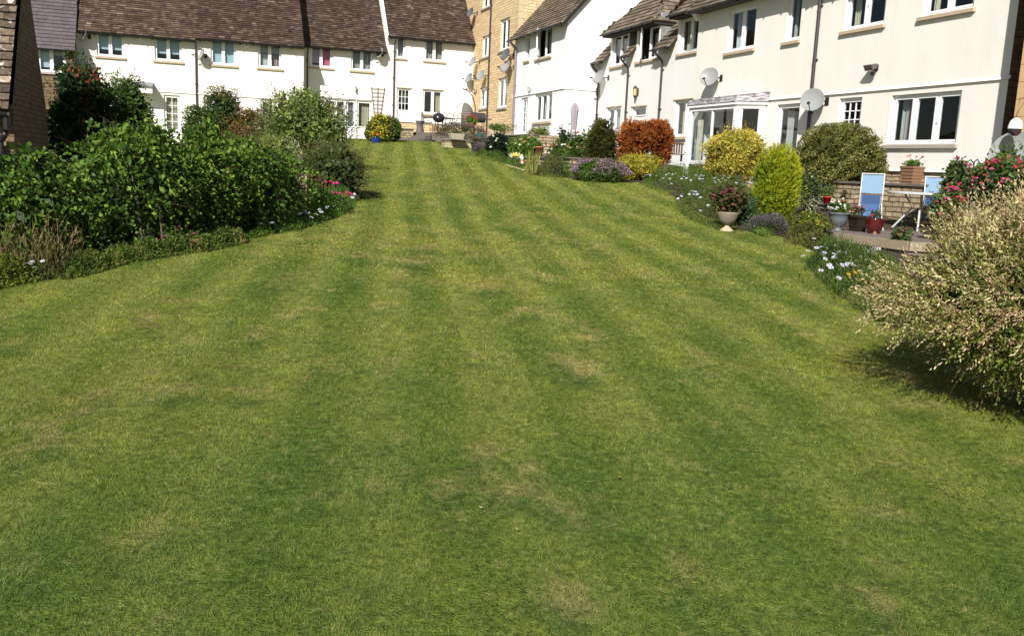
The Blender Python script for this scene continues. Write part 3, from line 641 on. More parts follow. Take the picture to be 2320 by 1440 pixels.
# ------------------------------------------------------------------ catslide terrace with wall dormers
T = Tp; T_base = 2.15
tU0 = T.U(1350, 208); tU1 = T.U(1577, 100)+1.2
th = thing('dormer_cottage', 'white cottage with stone tiled dormers over three upstairs windows behind the orange conifer', 'house', T.W(-15, -3, T_base), 'houses round the lawn')
tw_ = [((1387, 76, 1421, 148), dict(lights=(.5,), curt=[(.55, .95, .01, 1, 'dark')])), ((1446, 60, 1492, 136), dict(lights=(.5,), openc=0, curt=[(.5, .9, .01, .8, 'net')])), ((1540, 38, 1588, 118), dict(lights=(.5,), curt=[(.05, .45, .01, 1, 'cream')])),
       ((1374, 243, 1405, 300), dict(lights=(.5,), curt=[(.05, .45, .01, 1, 'net'), (.5, .95, .01, 1, 'grey')], head=m_sill)), ((1430, 242, 1461, 330), dict(lights=(), kick=1.0, sill=None, name='garden_door', curt=[(.05, .95, .01, 1, 'white')], head=m_sill)), ((1527, 226, 1574, 310), dict(lights=(.5,), curt=[(.1, .45, .01, 1, 'cream'), (.55, .9, .35, 1, 'net')], head=m_sill))]
ths = [T.rect(*a) for a, _ in tw_]
zlo = 5.82; zhi = 6.77
d1a, d1b = ths[0][0]-.28, ths[1][1]+.22; d3a, d3b = ths[2][0]-.25, tU1
gap = (ths[0][1]+.12, ths[1][0]-.12)
mb = MB(T); wall_sheet(mb, tU0, tU1, T_base-.5, 5.75, [h for h in ths])
for a, b in ((ths[0][0]-.12, ths[0][1]+.12), (ths[1][0]-.12, ths[1][1]+.12), (ths[2][0]-.12, tU1)):
    hs_ = [h for h in ths if h[3] > 5.8]; m2 = MB(T); wall_sheet(m2, a, b, 5.75, zhi, hs_); m2.build('dormer_front', m_white, th)
mb.quad((tU0, -.5, T_base), (tU1, -.5, T_base), (tU1, -.5, 5.5), (tU0, -.5, 5.5)) if False else None
mb.build('wall', m_white, th)
for r, (a, kw) in zip(ths, tw_): window(th, T, r, roomd=.8, rs=.0, **kw)
# timber dormer cheeks
for a in (ths[0][0]-.12, ths[0][1]+.12, ths[1][0]-.12, ths[1][1]+.12, ths[2][0]-.12): ck = MB(T); ck.hexa([(a-.02, -.01, 5.5), (a+.02, -.01, 5.5), (a+.02, -1.4, 6.5), (a-.02, -1.4, 6.5)], [(a-.02, -.01, zhi), (a+.02, -.01, zhi), (a+.02, -1.4, zhi+.1), (a-.02, -1.4, zhi+.1)]); ck.build('dormer_cheek', m_lead, th)
tb, ub = MB(T), MB(T); tanT = 1.1
def seg(a, b, zz, e, Ln, keep=None, uk=True): roof_slope(tb, ub, T, a, b, e, zz-e*tanT+.06, tanT, Ln, pal=PAL_G, ch=.2, tw=.3, keep=keep, uk=uk)
seg(tU0+.02, ths[0][0]-.14, zlo, .3, 2.2); seg(gap[0]+.02, gap[1]-.02, zlo, .3, 2.2); seg(ths[1][1]+.14, ths[2][0]-.14, zlo, .3, 2.2)
# hipped dormer roofs
def hip(a, b, ln):
    k = math.sqrt(1+tanT*tanT)
    seg(a, b, zhi, .32, ln, keep=lambda u, s: (u-a) > (s/k) and (b-u) > (s/k) if ln < 3 else (u-a) > (s/k)*.9 and (b-u) > (s/k)*.9, uk=False)
def hiproof(a, b, e=.32):
    z0 = zhi-e*tanT+.06; hh = (b-a)/2; zr = z0+hh*tanT
    F = [(a, e, z0), (b, e, z0), ((a+b)/2, e-hh, zr)]
    ub.add([ub.p(u, w_, z-.012) for u, w_, z in F], [(0, 1, 2)])
    back = -3.6
    ub.add([ub.p(u, w_, z) for u, w_, z in ((a, e, z0-.01), ((a+b)/2, e-hh, zr-.01), ((a+b)/2, back, zr-.01), (a, back, z0-.01))], [(0, 1, 2, 3)])
    ub.add([ub.p(u, w_, z) for u, w_, z in ((b, e, z0-.01), ((a+b)/2, e-hh, zr-.01), ((a+b)/2, back, zr-.01), (b, back, z0-.01))], [(0, 1, 2, 3)])
    k = math.sqrt(1+tanT*tanT)
    roof_slope(tb, ub, T, a, b, e, z0, tanT, hh*k, pal=PAL_G, ch=.2, tw=.3, keep=lambda u, s: s/k < min(u-a, b-u)+.05, uk=False)
    # side slopes, in frames turned a quarter
    for sgn, uu in ((-1, a), (1, b)):
        f2 = Pl(T.W(uu, e, 0)[:2], T.n*(1 if sgn < 0 else -1)); 
        f2n = np.array(T.u)*sgn
        if np.dot(f2.n, f2n) < 0: f2 = Pl(T.W(uu, e, 0)[:2], -T.n*(1 if sgn < 0 else -1))
        du = np.dot(f2.u, T.n)
        t2 = MB(f2)
        if du > 0: roof_slope(t2, ub, f2, back-e, 0, 0, z0, tanT, hh*k, pal=PAL_G, ch=.2, tw=.3, keep=lambda u, s: -u > s/k-.05, uk=False)
        else: roof_slope(t2, ub, f2, 0, e-back, 0, z0, tanT, hh*k, pal=PAL_G, ch=.2, tw=.3, keep=lambda u, s: u > s/k-.05, uk=False)
        off = len(tb.v); tb.v += t2.v; tb.f += [tuple(off+q for q in f) for f in t2.f]; tb.c += t2.c
    so_ = MB(T); so_.box(a+.03, b-.03, -1.0, e-.02, z0-.09, z0-.03); return so_
sof = [hiproof(d1a, d1b), hiproof(d3a, d3b+.4)]
# main slope behind
roof_slope(tb, ub, T, tU0, tU1, -.85, zlo+.85*tanT+.0, tanT, 5.5, pal=PAL_G, ch=.2, tw=.3)
ro = tb.build('roof', m_tile, th); ub.build('roof_underside', m_under, ro)
gb = MB(T)
for a, b in ((tU0+.02, ths[0][0]-.14), (gap[0]+.02, gap[1]-.02), (ths[1][1]+.14, ths[2][0]-.14)): gutter(gb, a, b, .36, zlo-.3*tanT+.06)
gutter(gb, d1a, d1b, .37, zhi-.32*tanT+.06); gutter(gb, d3a, d3b, .37, zhi-.32*tanT+.06); gb.build('gutter', m_black, ro)
for s_ in sof: s_.build('soffit', m_under, ro)
for px, yy in ((1358, 200), (1424, 200), (1500, 200)): downpipe(th, T, T.U(px, yy), zlo-.3*tanT+.03, 2.3, .36)

# ------------------------------------------------------------------ cream houses on the right
R = Rp; R_base = 1.91; zsR = 3.63; zER = 6.62
uP = R.U(1850, 150); uR0 = R.U(1576, 150)
r1 = thing('rendered_house', 'cream rendered house with lead topped bay window behind the gold and lime bushes', 'house', R.W(-8, -4, R_base), 'houses round the lawn')
r2 = thing('rendered_house', 'large cream rendered house at the right with a three pane ground floor window and floodlight', 'house', R.W(-2.6, -4, R_base), 'houses round the lawn')
wA = R.rect(1650, 18, 1711, 114); zt, zb2 = wA[3], wA[2]
def upR(x0, x1, y): a, b = R.U(x0, y), R.U(x1, y); return (a, b, zb2, zt)
r1w = [(wA, dict(lights=(.5,), curt=[(.04, .3, .01, 1, 'white')])), (upR(1781, 1813, 60), dict(lights=(), curt=[(.0, .3, .01, 1, 'net')]))]
dr = R.rect(1757, 236, 1808, 340); r1w.append(((dr[0], dr[1], 1.95, dr[3]), dict(lights=(), sill=None, name='garden_door', curt=[(.12, .42, .01, 1, 'net')])))
b0, b1 = R.U(1601, 300), R.U(1730, 300)
house_body(r1, R, uR0, uP, R_base, zER, 8, [x[0] for x in r1w]+[(b0+.12, b1-.1, 1.98, 3.45)], m_cream, (1.5, m_rubble), [(b1+.05, uP, zsR), (uR0, b0-.1, zsR-.03)], tan=1.0, sides=(1, 0))
for r, kw in r1w: window(r1, R, r, **kw)
r2w = [(upR(1914, 2004, 40), dict(lights=(.5,), curt=[(.04, .2, .01, 1, 'cream')])), (upR(2091, 2206, 15), dict(lights=(.5,), curt=[(.04, .14, .01, 1, 'cream')])),
       (R.rect(2015, 211, 2172, 327), dict(lights=(.33, .66), curt=[(.05, .14, .01, 1, 'net'), (.14, .26, .01, 1, 'dusk')], sill=m_gsill))]
d2 = R.rect(1897, 222, 1948, 330); r2w.append(((d2[0], d2[1], 1.95, d2[3]), dict(lights=(), grid=(3, 3), kick=.85, sill=None, name='garden_door')))
house_body(r2, R, uP, 0, R_base, zER, 8, [x[0] for x in r2w], m_cream, (1.3, m_rubble), [(uP, .045, zsR)], tan=1.0, sides=(1, 0))
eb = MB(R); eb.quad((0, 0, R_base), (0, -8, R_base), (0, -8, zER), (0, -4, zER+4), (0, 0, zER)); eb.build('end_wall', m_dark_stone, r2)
for r, kw in r2w: window(r2, R, r, **kw)
for t_, a, b in ((r1, uR0-.12, uP), (r2, uP, .15)):
    tb, ub = MB(R), MB(R); ze = zER-.35+.08; roof_slope(tb, ub, R, a, b, .35, ze, 1.0, 6, pal=PAL_G, ch=.19, tw=.28)
    ro = tb.build('roof', m_tile, t_); ub.build('roof_underside', m_under, ro); gb = MB(R); gutter(gb, a, b, .4, ze); gb.box(a, b, 0, .33, ze-.06, ze-.03); gb.build('gutter', m_black, ro)
cb = MB(R); cb.hexa([(uR0-.02, 0, zER-.5), (uR0+.12, 0, zER-.5), (uR0+.12, .1, zER-.5), (uR0-.02, .1, zER-.5)], [(uR0-.02, 0, zER-.25), (uR0+.12, 0, zER-.25), (uR0+.12, .32, zER-.25), (uR0-.02, .32, zER-.25)]); cb.build('corbel', m_cream, r1)
downpipe(r1, R, uP-.02, zER-.3, 1.7, .4, r=.042)
# bay window with lead roof
bay = MB(R); bd = .55; c = .5
pts = [(b0, 0), (b0, bd), (b1-c, bd), (b1, 0)]   # near side canted
zk, zh = 1.98, 3.42
def post(u, w_, r=.045): bay.box(u-r, u+r, w_-r, w_+r, zk+.06, zh)
def rail(a, b, z0_, z1_, t=.04):
    d = np.array(b)-np.array(a); Ld = np.hypot(*d); d = d/Ld; nn = np.array([-d[1], d[0]])*t
    A = [(a[0]-nn[0], a[1]-nn[1]), (b[0]-nn[0], b[1]-nn[1]), (b[0]+nn[0], b[1]+nn[1]), (a[0]+nn[0], a[1]+nn[1])]
    bay.hexa([(x, y, z0_) for x, y in A], [(x, y, z1_) for x, y in A])
pan = MB(R)
for a, b, n in ((pts[0], pts[1], 1), (pts[1], pts[2], 2), (pts[2], pts[3], 1)):
    rail(a, b, zk-.05, zk+.06); rail(a, b, zh, zh+.1, .05)
    pan.quad((a[0], a[1], zk+.06), (b[0], b[1], zk+.06), (b[0], b[1], zh), (a[0], a[1], zh))
for q in pts[1:3]: post(*q, r=.06)
post(b1-.03, .03, .06); post(b0+.0, .04, .05)
post((b0+b1-c)/2, bd, .03)
for (x, y) in ((b1-c*.86, bd*.86), (b1-c*.16, bd*.16)): post(x, y, .04)
bo = bay.build('bay_window', m_upvc, r1); pan.build('pane', m_glass, bo)
cv = MB(R)
for k in range(10): x0, x1 = b0+.15+k*.03, b0+.18+k*.03; cv.quad((x0, bd-.15+.02*(k % 2), zk), (x1, bd-.15+.02*((k+1) % 2), zk), (x1, bd-.15+.02*((k+1) % 2), zh), (x0, bd-.15+.02*(k % 2), zh))
cv.build('curtain', CURT['cream'], bo)
dw = MB(R); dw.hexa([(x, y, R_base+.0) for x, y in ((b0+.03, -.02), (b0+.03, bd-.03), (b1-c, bd-.03), (b1-.03, -.02))], [(x, y, zk-.05) for x, y in ((b0+.03, -.02), (b0+.03, bd-.03), (b1-c, bd-.03), (b1-.03, -.02))]); dw.build('bay_wall', m_cream, bo)
rm = MB(R); x0, x1 = b0+.0, b1+.1
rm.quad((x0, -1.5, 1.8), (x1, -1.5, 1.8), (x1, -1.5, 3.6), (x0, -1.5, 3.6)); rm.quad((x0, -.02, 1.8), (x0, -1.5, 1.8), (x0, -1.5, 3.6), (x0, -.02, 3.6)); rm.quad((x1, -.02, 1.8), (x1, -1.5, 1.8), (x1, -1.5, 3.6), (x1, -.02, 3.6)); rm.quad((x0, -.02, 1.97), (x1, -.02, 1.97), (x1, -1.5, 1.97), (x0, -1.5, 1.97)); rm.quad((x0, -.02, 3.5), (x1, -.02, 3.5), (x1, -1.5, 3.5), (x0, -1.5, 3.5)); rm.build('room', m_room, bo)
ld = MB(R); P4 = ((b0-.12, -.01), (b0-.12, bd+.1), (b1-c+.06, bd+.1), (b1+.15, -.01)); ld.hexa([(x, y, zh+.1) for x, y in P4], [(x, y, zh+.17) for x, y in P4]); ld.build('bay_fascia', m_upvc, bo)
ld = MB(R); P5 = ((b0-.13, -.0), (b0-.13, bd+.12), (b1-c+.07, bd+.12), (b1+.2, -.0)); P6 = ((b0-.12, -.0), (b0-.1, .08), (b1-.1, .08), (b1+.16, -.0)); P7 = ((b0-.1, -.0), (b0-.1, bd+.04), (b1-c+.03, bd+.04), (b1+.12, -.0)); ld.hexa([(x, y, zh+.175) for x, y in P5], [(x, y, zh+.34) for x, y in P7]); ld.hexa([(x, y, zh+.342) for x, y in P7], [(x, y, zh+.43) for x, y in P6])
m_leadp, _t, _b, _n, _l = nodes('flaking_lead')
_b.inputs['Roughness'].default_value = .7
_tc = _n.new('ShaderNodeTexCoord'); _mp = _n.new('ShaderNodeMapping'); _mp.inputs['Scale'].default_value = (1, 1, 5); _l.new(_tc.outputs['Object'], _mp.inputs[0])
_nz = _n.new('ShaderNodeTexNoise'); _nz.inputs['Scale'].default_value = 6; _nz.inputs['Detail'].default_value = 6; _l.new(_mp.outputs[0], _nz.inputs[0])
_cr = _n.new('ShaderNodeValToRGB'); _e = _cr.color_ramp.elements; _e[0].position = .38; _e[0].color = (.13, .06, .05, 1); _e[1].position = .44; _e[1].color = (.20, .20, .215, 1); _q = _e.new(.62); _q.color = (.42, .42, .44, 1)
_l.new(_nz.outputs[0], _cr.inputs[0]); _l.new(_cr.outputs[0], _b.inputs['Base Color'])
ld.build('bay_roof', m_leadp, bo)

# ------------------------------------------------------------------ stone neighbour at the right edge
nE = atY(2311, 180, 15.95); Np = Pl(nE, UR)
nb = thing('stone_house', 'honey stone house just entering the frame at the right edge beside the large dish', 'house', Np.W(3, -3, 1.2), 'houses round the lawn')
mb = MB(Np); mb.quad((0, 0, .8), (7, 0, .8), (7, 0, 8), (0, 0, 8)); mb.quad((0, 0, .8), (0, -6, .8), (0, -6, 8), (0, 0, 8)); mb.quad((0, -6, .8), (7, -6, .8), (7, -6, 8), (0, -6, 8)); mb.quad((7, 0, .8), (7, -6, .8), (7, -6, 8), (7, 0, 8)); mb.quad((0, 0, 8), (7, 0, 8), (7, -6, 8), (0, -6, 8)); mb.build('wall', stone_mat('block_stone', (.60, .42, .22), (.55, .38, .20), (.42, .30, .17), .45, .30, .006, .3), nb)
qb = MB(Np); z = .8; k = 0
while z < 7.9: lw, dw_ = ((.45, .25) if k % 2 else (.25, .45)); qb.box(-.012, lw, -dw_, .012, z+.004, z+.29); z += .295; k += 1
qb.build('quoins', M('quoin_stone', (.55, .38, .20), .9, var=.15, scale=10, bump=.3), nb)

# ------------------------------------------------------------------ old stone cottage at the left edge
Cc = atY(28, 235, 13.)
Cg = Pl(Cc, (-UR[0], -UR[1])); Cf = Pl(Cc, UL)
ez = 2.22; gw = 3.4; tanC = 1.36; ap = ez+gw/2*tanC
ct = thing('stone_cottage', 'old dark stone cottage at the left edge with lichen spotted roof and black gutter', 'building', Cf.W(-3, -1.7, .4), 'houses round the lawn')
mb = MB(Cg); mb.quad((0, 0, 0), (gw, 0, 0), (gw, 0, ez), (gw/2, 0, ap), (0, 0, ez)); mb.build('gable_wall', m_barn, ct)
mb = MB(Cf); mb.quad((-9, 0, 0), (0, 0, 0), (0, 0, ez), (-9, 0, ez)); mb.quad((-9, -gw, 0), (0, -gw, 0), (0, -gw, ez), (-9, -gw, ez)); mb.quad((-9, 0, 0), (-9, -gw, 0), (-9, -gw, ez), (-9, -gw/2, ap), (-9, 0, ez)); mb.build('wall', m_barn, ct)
PAL_C = [(.125, .095, .065), (.10, .075, .05), (.15, .115, .078), (.08, .06, .042)]
m_ctile = attr_mat('cottage_tile', .95, nscale=16, nlo=.55, nhi=1.4, bump=.9, lichen=((.46, .44, .40), 9, .6))
tb, ub = MB(Cf), MB(Cf); roof_slope(tb, ub, Cf, -9, -.03, .16, ez-.1, tanC, 3.3, pal=PAL_C, ch=.15, tw=.3, jit=.012)
fb_ = Pl(Cf.W(0, -gw, 0)[:2], (-UL[0], -UL[1])); t2, u2 = MB(fb_), MB(fb_); roof_slope(t2, u2, fb_, .03, 9, .16, ez-.1, tanC, 3.3, pal=PAL_C, ch=.15, tw=.3, jit=.012)
for A_, B_ in ((tb, t2), (ub, u2)): off = len(A_.v); A_.v += B_.v; A_.f += [tuple(off+q for q in f) for f in B_.f]; A_.c += B_.c
ro = tb.build('roof', m_ctile, ct); ub.build('roof_underside', m_under, ro)
gb = MB(Cf); gutter(gb, -9, -.02, .24, ez-.13, r=.07); gb.box(-9, -.02, .0, .17, ez-.28, ez-.12); gb.build('gutter', m_black, ro)
mb = MB(Cf); mb.tube([(-.05, .24, ez-.2), (-.05, .24, ez-.36), (-.07, .2, ez-.42), (-.14, .1, ez-.5), (-.16, .08, ez-.56), (-.16, .08, 0.2)], .042, 10)
mb.tube([(-.16, .08, ez-.75), (-.16, .08, ez-.83)], .052, 10); mb.build('downpipe', m_black, ct)
# ------------------------------------------------------------------ things fixed to the walls
def dish(label, fr, px, py, r, out=.3, col=None, D=(-.8, -.6, .42), group='satellite dishes on the walls'):
    u, z = fr.off(out).uz(px, py); c = Vector(fr.W(u, out, z)); d = Vector(D).normalized()
    t = thing('satellite_dish', label, 'satellite dish', fr.W(u, 0, z), group)
    m = MB(); prof = [(r*k/8, .16*r*(k/8)**2*2) for k in range(9)]
    prof = [(max(a, .004), b) for a, b in prof]; m.lathe(c-d*.16*r*1.2, prof+[(r*1.02, .33*r), (r*1.0, .30*r)]+[(a, b-.012) for a, b in prof[::-1]], 28, d)
    m.build('reflector', col or m_dishm, t, smooth=True)
    dn = (Vector((0, 0, -1))-d*Vector((0, 0, -1)).dot(d)).normalized()
    f = c+d*r*1.25+dn*r*.75
    m = MB(); m.tube([c+dn*r*.95-d*.02, c+dn*r*1.1+d*.3*r, f], .012, 6, world=True); m.build('feed_arm', m_black, t)
    m = MB(); a = (c-f).normalized(); m.tube([f-a*.07, f-a*.01, f, f+a*.03], [.025, .025, .034, .034], 10, world=True); m.build('receiver', m_black, t)
    m = MB(); k = 1 if True else -1; bk = fr.W(u+.16, .0, z-.02); m.tube([c-d*(.2*r+.015), c-d*(.2*r+.06), fr.W(u+.16, out*.45, z-.02), bk], .019, 8, world=True)
    m.fr = fr; m.box(u+.1, u+.22, 0, .02, z-.11, z+.07); m.build('bracket', m_black, t)
    return t
dish('small satellite dish near the left end of the cream terrace, seen edge on', Lp, 191, 80, .24)
dish('satellite dish beside the drainpipe between the two cream terraced houses', Lp, 457, 124, .25)
dish('pale satellite dish under the eave left of the grey drainpipe of the white house', L3, 862, 121, .25)
dish('dark satellite dish highest on the stone flats, beside the roof edge', Sp, 1066, 29, .24, col=m_dishb)
dish('satellite dish level with the upper windows where the white house meets the stone flats', Sp, 1071, 140, .24)
dish('lower satellite dish where the white house meets the stone flats', Sp, 1063, 177, .25, col=M('dish_mid', (.2, .21, .22), .5, bump=0))
dish('satellite dish on the stone wall between the left windows of the flats', Sp, 1090, 171, .26)
dish('dark satellite dish just under the tall window sill of the flats', Sp, 1146, 124, .27, col=m_dishb)
dish('pale satellite dish below the dark one on the flats', Sp, 1147, 151, .27)
dish('satellite dish in the corner beside the drainpipe of the dormer cottage', Tp, 1358, 175, .26)
dish('large grey satellite dish above the flaking bay window roof', Rp, 1607, 175, .27, D=(-.55, -.83, .35))
dish('large translucent grey satellite dish in front of the tall brown drainpipe', Rp, 1841, 227, .275, D=(-.5, -.86, .3), col=glass_mat('smoked_mesh', (.45, .46, .47)))
dm = bpy.data.materials['smoked_mesh']; _n = dm.node_tree.nodes; _l = dm.node_tree.links
_df = _n.new('ShaderNodeBsdfDiffuse'); _df.inputs[0].default_value = (.34, .36, .36, 1); _ms = _n.new('ShaderNodeMixShader'); _ms.inputs[0].default_value = .72
_tr = [x for x in _n if x.type == 'BSDF_TRANSPARENT'][0]; _l.new(_tr.outputs[0], _ms.inputs[1]); _l.new(_df.outputs[0], _ms.inputs[2]); _l.new(_ms.outputs[0], _n['Material Output'].inputs['Surface'])
dish('big grey satellite dish behind the pink flowers at the right edge', Np, 2300, 352, .40, out=.35, D=(-.62, -.78, .3), col=dm)

def alarm(label, fr, px, py):
    u, z = fr.uz(px, py); t = thing('alarm_box', label, 'alarm box', fr.W(u, 0, z), 'burglar alarm boxes under the eaves')
    m = MB(fr); s = .15; m.prism([(u-s, z+.13), (u-s, z+.0), (u-.05, z-.17), (u+.05, z-.17), (u+s, z), (u+s, z+.13)], .005, .1); m.build('case', m_upvc, t, bevel=.015)
    m = MB(fr); m.box(u-.02, u+.02, .1, .106, z-.06, z+.06); m.build('stripe', m_red, t)
alarm('white alarm box between the two left hand blue blind windows', Lp, 315, 82)
alarm('white alarm box left of the window with lilac curtains', Lp, 558, 102)
def lantern(label, fr, px, py, k=1.0, body=m_metal, gl=None, name='wall_lantern'):
    u, z = fr.off(.12).uz(px, py); t = thing(name, label, 'lantern', fr.W(u, 0, z))
    c = fr.W(u, .12, z); m = MB(); m.lathe(c, [(.005*k, .17*k), (.03*k, .15*k), (.075*k, .09*k), (.06*k, .085*k)], 8); m.lathe(c, [(.05*k, -.13*k), (.03*k, -.16*k), (.004, -.2*k)], 8)
    m.lathe(c, [(.004, -.125*k), (.05*k, -.125*k), (.055*k, -.11*k)], 8)
    for i in range(4): a = i*math.pi/2+.4; m.tube([(c[0]+.048*k*math.cos(a), c[1]+.048*k*math.sin(a), c[2]-.12*k), (c[0]+.065*k*math.cos(a), c[1]+.065*k*math.sin(a), c[2]+.09*k)], .006, 5, world=True)
    m.tube([fr.W(u, 0, z+.02), fr.W(u, .04, z-.1*k), fr.W(u, .1, z-.16*k)], .012, 6, world=True); m.fr = fr; m.box(u-.04, u+.04, 0, .015, z-.12*k, z+.1*k); m.build('bracket', body, t)
    m = MB(); m.lathe(c, [(.043*k, -.12*k), (.058*k, .085*k)], 8); m.build('lamp_glass', gl or M('lantern_glass', (.5, .5, .42), .2, bump=0), t)
lantern('small grey lantern on the white wall left of the trellis', L3, 806, 202, .85, m_dishm)
lantern('black lantern with yellowed glass on the white dormer cottage', Tp, 1439, 208, 1.2, m_metal, M('amber_glass', (.55, .45, .18), .2, bump=0))
lantern('tiny pale wall light above the door of the white gabled house', Ap, 1197, 203, .7, m_dishm)
lantern('small dark wall light on the stone flats near the corner', Sp, 1074, 207, .8)
u, z = Rp.off(.16).uz(1973, 152); t = thing('floodlight', 'brown security floodlight with sensor on the large cream wall', 'floodlight', Rp.W(u, 0, z))
m = MB(Rp); m.hexa([(u-.13, .2, z-.09), (u+.13, .2, z-.09), (u+.13, .09, z-.02), (u-.13, .09, z-.02)], [(u-.13, .27, z+.03), (u+.13, .27, z+.03), (u+.13, .1, z+.07), (u-.13, .1, z+.07)]); m.build('lamp_head', M('floodlight_body', (.10, .085, .07), .5), t, bevel=.01)
m = MB(Rp); m.tube([(u, 0, z+.02), (u, .12, z+.02)], .025, 8); m.box(u-.06, u+.06, 0, .03, z-.07, z+.06); m.build('bracket', m_metal, t); m = MB(Rp); m.lathe(Rp.W(u+.01, .1, z-.15), [(.004, -.04), (.035, -.025), (.045, .01), (.03, .045), (.004, .05)], 12); m.build('sensor', m_metal, t, smooth=True)
# wooden trellis leaning on the white wall
ta, tb2 = L3.uz(841, 198), L3.uz(871, 198); zb = L3.Z(856, 268); t = thing('trellis', 'brown fan shaped wooden trellis fixed to the white wall above the yellow shrub', 'trellis', L3.W((ta[0]+tb2[0])/2, 0, zb))
m = MB(L3); uc = (ta[0]+tb2[0])/2; hw = (tb2[0]-ta[0])/2
for f_ in (-1, 0, 1): m.hexa([(uc+f_*hw*.42-.013, .03, zb), (uc+f_*hw*.42+.013, .03, zb), (uc+f_*hw*.42+.013, .045, zb), (uc+f_*hw*.42-.013, .045, zb)], [(uc+f_*hw-.013, .03, ta[1]+.02), (uc+f_*hw+.013, .03, ta[1]+.02), (uc+f_*hw+.013, .045, ta[1]+.02), (uc+f_*hw-.013, .045, ta[1]+.02)])
m.build('upright', m_wood, t); m = MB(L3)
for i in range(8): zz = zb+.1+(ta[1]-zb-.15)*i/7; k = .42+.58*(zz-zb)/(ta[1]-zb); m.box(uc-hw*k-.04, uc+hw*k+.04, .045, .06, zz-.011, zz+.011)
m.build('crossbars', m_wood, t)

# ------------------------------------------------------------------ terraces, retaining walls, deck
def slab(name, fr, poly, z0, z1, mat, **kw):
    m = MB(fr); m.hexa([(u, w_, z0) for u, w_ in poly], [(u, w_, z1) for u, w_ in poly]); return m.build(name, mat, None, **kw)
slab('patio', Rp, [(-11.4, -.05), (.5, -.05), (.5, 1.72), (-11.4, 1.72)], .5, 1.58, m_pave, kind='structure')
def gwall(label, fr, u0, u1, w0, w1, z0, z1, cap=m_cap, capt=.05, mat=m_rubble, over=.04):
    t = thing('garden_wall', label, 'garden wall', fr.W((u0+u1)/2, (w0+w1)/2, z0))
    m = MB(fr); m.box(u0, u1, w0, w1, z0, z1-capt); m.build('stonework', mat, t); m = MB(fr); u = u0-over
    while u < u1+over-.02: b = min(u+random.uniform(.4, .65), u1+over); m.box(u+.003, b-.003, w0-over, w1+over, z1-capt+.002, z1+random.uniform(-.004, .004)); u = b
    m.build('coping', cap, t, bevel=.008)
    return t
gwall('long stone retaining wall behind the table and blue chairs, topped with dark coping', Rp, -11.3, .4, 1.74, 2.02, .5, 1.64)
DZ = .86
gwall('low stone wall with red plant pots on its dark ledge', Rp, -4.3, -1.25, 2.1, 2.45, .5, 1.2)
dk = [atZ(1893, 528, DZ), atZ(2060, 548, DZ), atZ(2330, 575, DZ), atZ(2330, 500, DZ)]
pw = Rp.W(0.4, 2.02, 0), Rp.W(-3.2, 2.02, 0)
sheet_poly = [tuple(dk[0][:2]), tuple(dk[1][:2]), (7.2, 12.0), (9.4, 13.5), (9.0, 16.4), pw[0][:2], pw[1][:2], (5.6, 18.0), (5.0, 15.3)]
m = MB(); m.hexa([(p[0], -p[1], .4) for p in sheet_poly], [(p[0], -p[1], DZ) for p in sheet_poly]); m.build('deck', M('grey_deck', (.16, .13, .115), .9, var=.3, scale=7, bump=.4), None, kind='structure')
m = MB(); a, b, c_ = sheet_poly[0], sheet_poly[1], sheet_poly[2]
def edge(a, b):
    d = np.array(b)-np.array(a); L_ = np.hypot(*d); d /= L_; f = Pl(a, d); e = MB(f); e.box(0, L_, -.06, .04, DZ-.12, DZ+.004)
    off = len(m.v); m.v += e.v; m.f += [tuple(off+q for q in g) for g in e.f]; m.c += e.c
edge(a, b); edge(b, c_); setp(m.build('deck_edge', M('edge_board', (.27, .22, .15), .9, var=.3, scale=8, bump=.4), None), kind='structure')
# patio of the corner house
pz = 2.9; A0, A1 = atZ(925, 302, pz), atZ(1098, 299, pz)
f4 = Pl(A0, np.array(A1[:2])-np.array(A0[:2]))
PL4 = [(-5.2, 40.3), (-4.6, 39.0), (-3.4, 37.9), (-2.6, 37.3), (-1.1, 36.3), (-.6, 38.8), (-2.3, 44.6), (-5.8, 43.3)]
m = MB(); m.hexa([(p[0], -p[1], 1.9) for p in PL4], [(p[0], -p[1], pz) for p in PL4]); m.build('patio', M('dark_paving', (.15, .125, .10), .9, var=.35, scale=5, bump=.4), None, kind='structure')
st = thing('garden_steps', 'three worn stone steps climbing from the lawn to the white house patio', 'steps', (-4.0, 37.4, 2.45))
fs = Pl((-4.72, 38.7), (1.25, -1.35))
for i in range(3): m = MB(fs); m.box(0, 1.55, -.05+.0, .62-.3*i+.02, 2.42, 2.60+.14*i); m.build('step', m_cap, st, bevel=.01)
fp = Pl(atY(914, 300, 37.9), UL)
gwall('short stone pier with dark slab top at the foot of the white back door', fp, 0, .42, -.5, 0, 2.3, fp.Z(925, 291)); 
fw_ = Pl(atY(1008, 330, 33.4), UL)
gwall('low honey stone wall at the end of the lawn under the stone trough', fw_, 0, fw_.U(1074, 330), -.5, 0, 2.0, fw_.Z(1040, 318), mat=stone_mat('pale_rubble', (.58, .49, .33), (.5, .41, .26), (.22, .18, .12), .26, .09, .01))
fx = Pl(atY(1128, 330, 33.5), UR)
gwall('stone retaining wall with dark coping in front of the white gabled house', fx, -.8, 3.2, -.3, 0, 1.9, 2.74)
slab('patio', fx, [(-.8, -.31), (3.2, -.31), (3.2, -3.2), (-3.2, -3.2)], 1.5, 2.72, m_rubble, kind='structure')
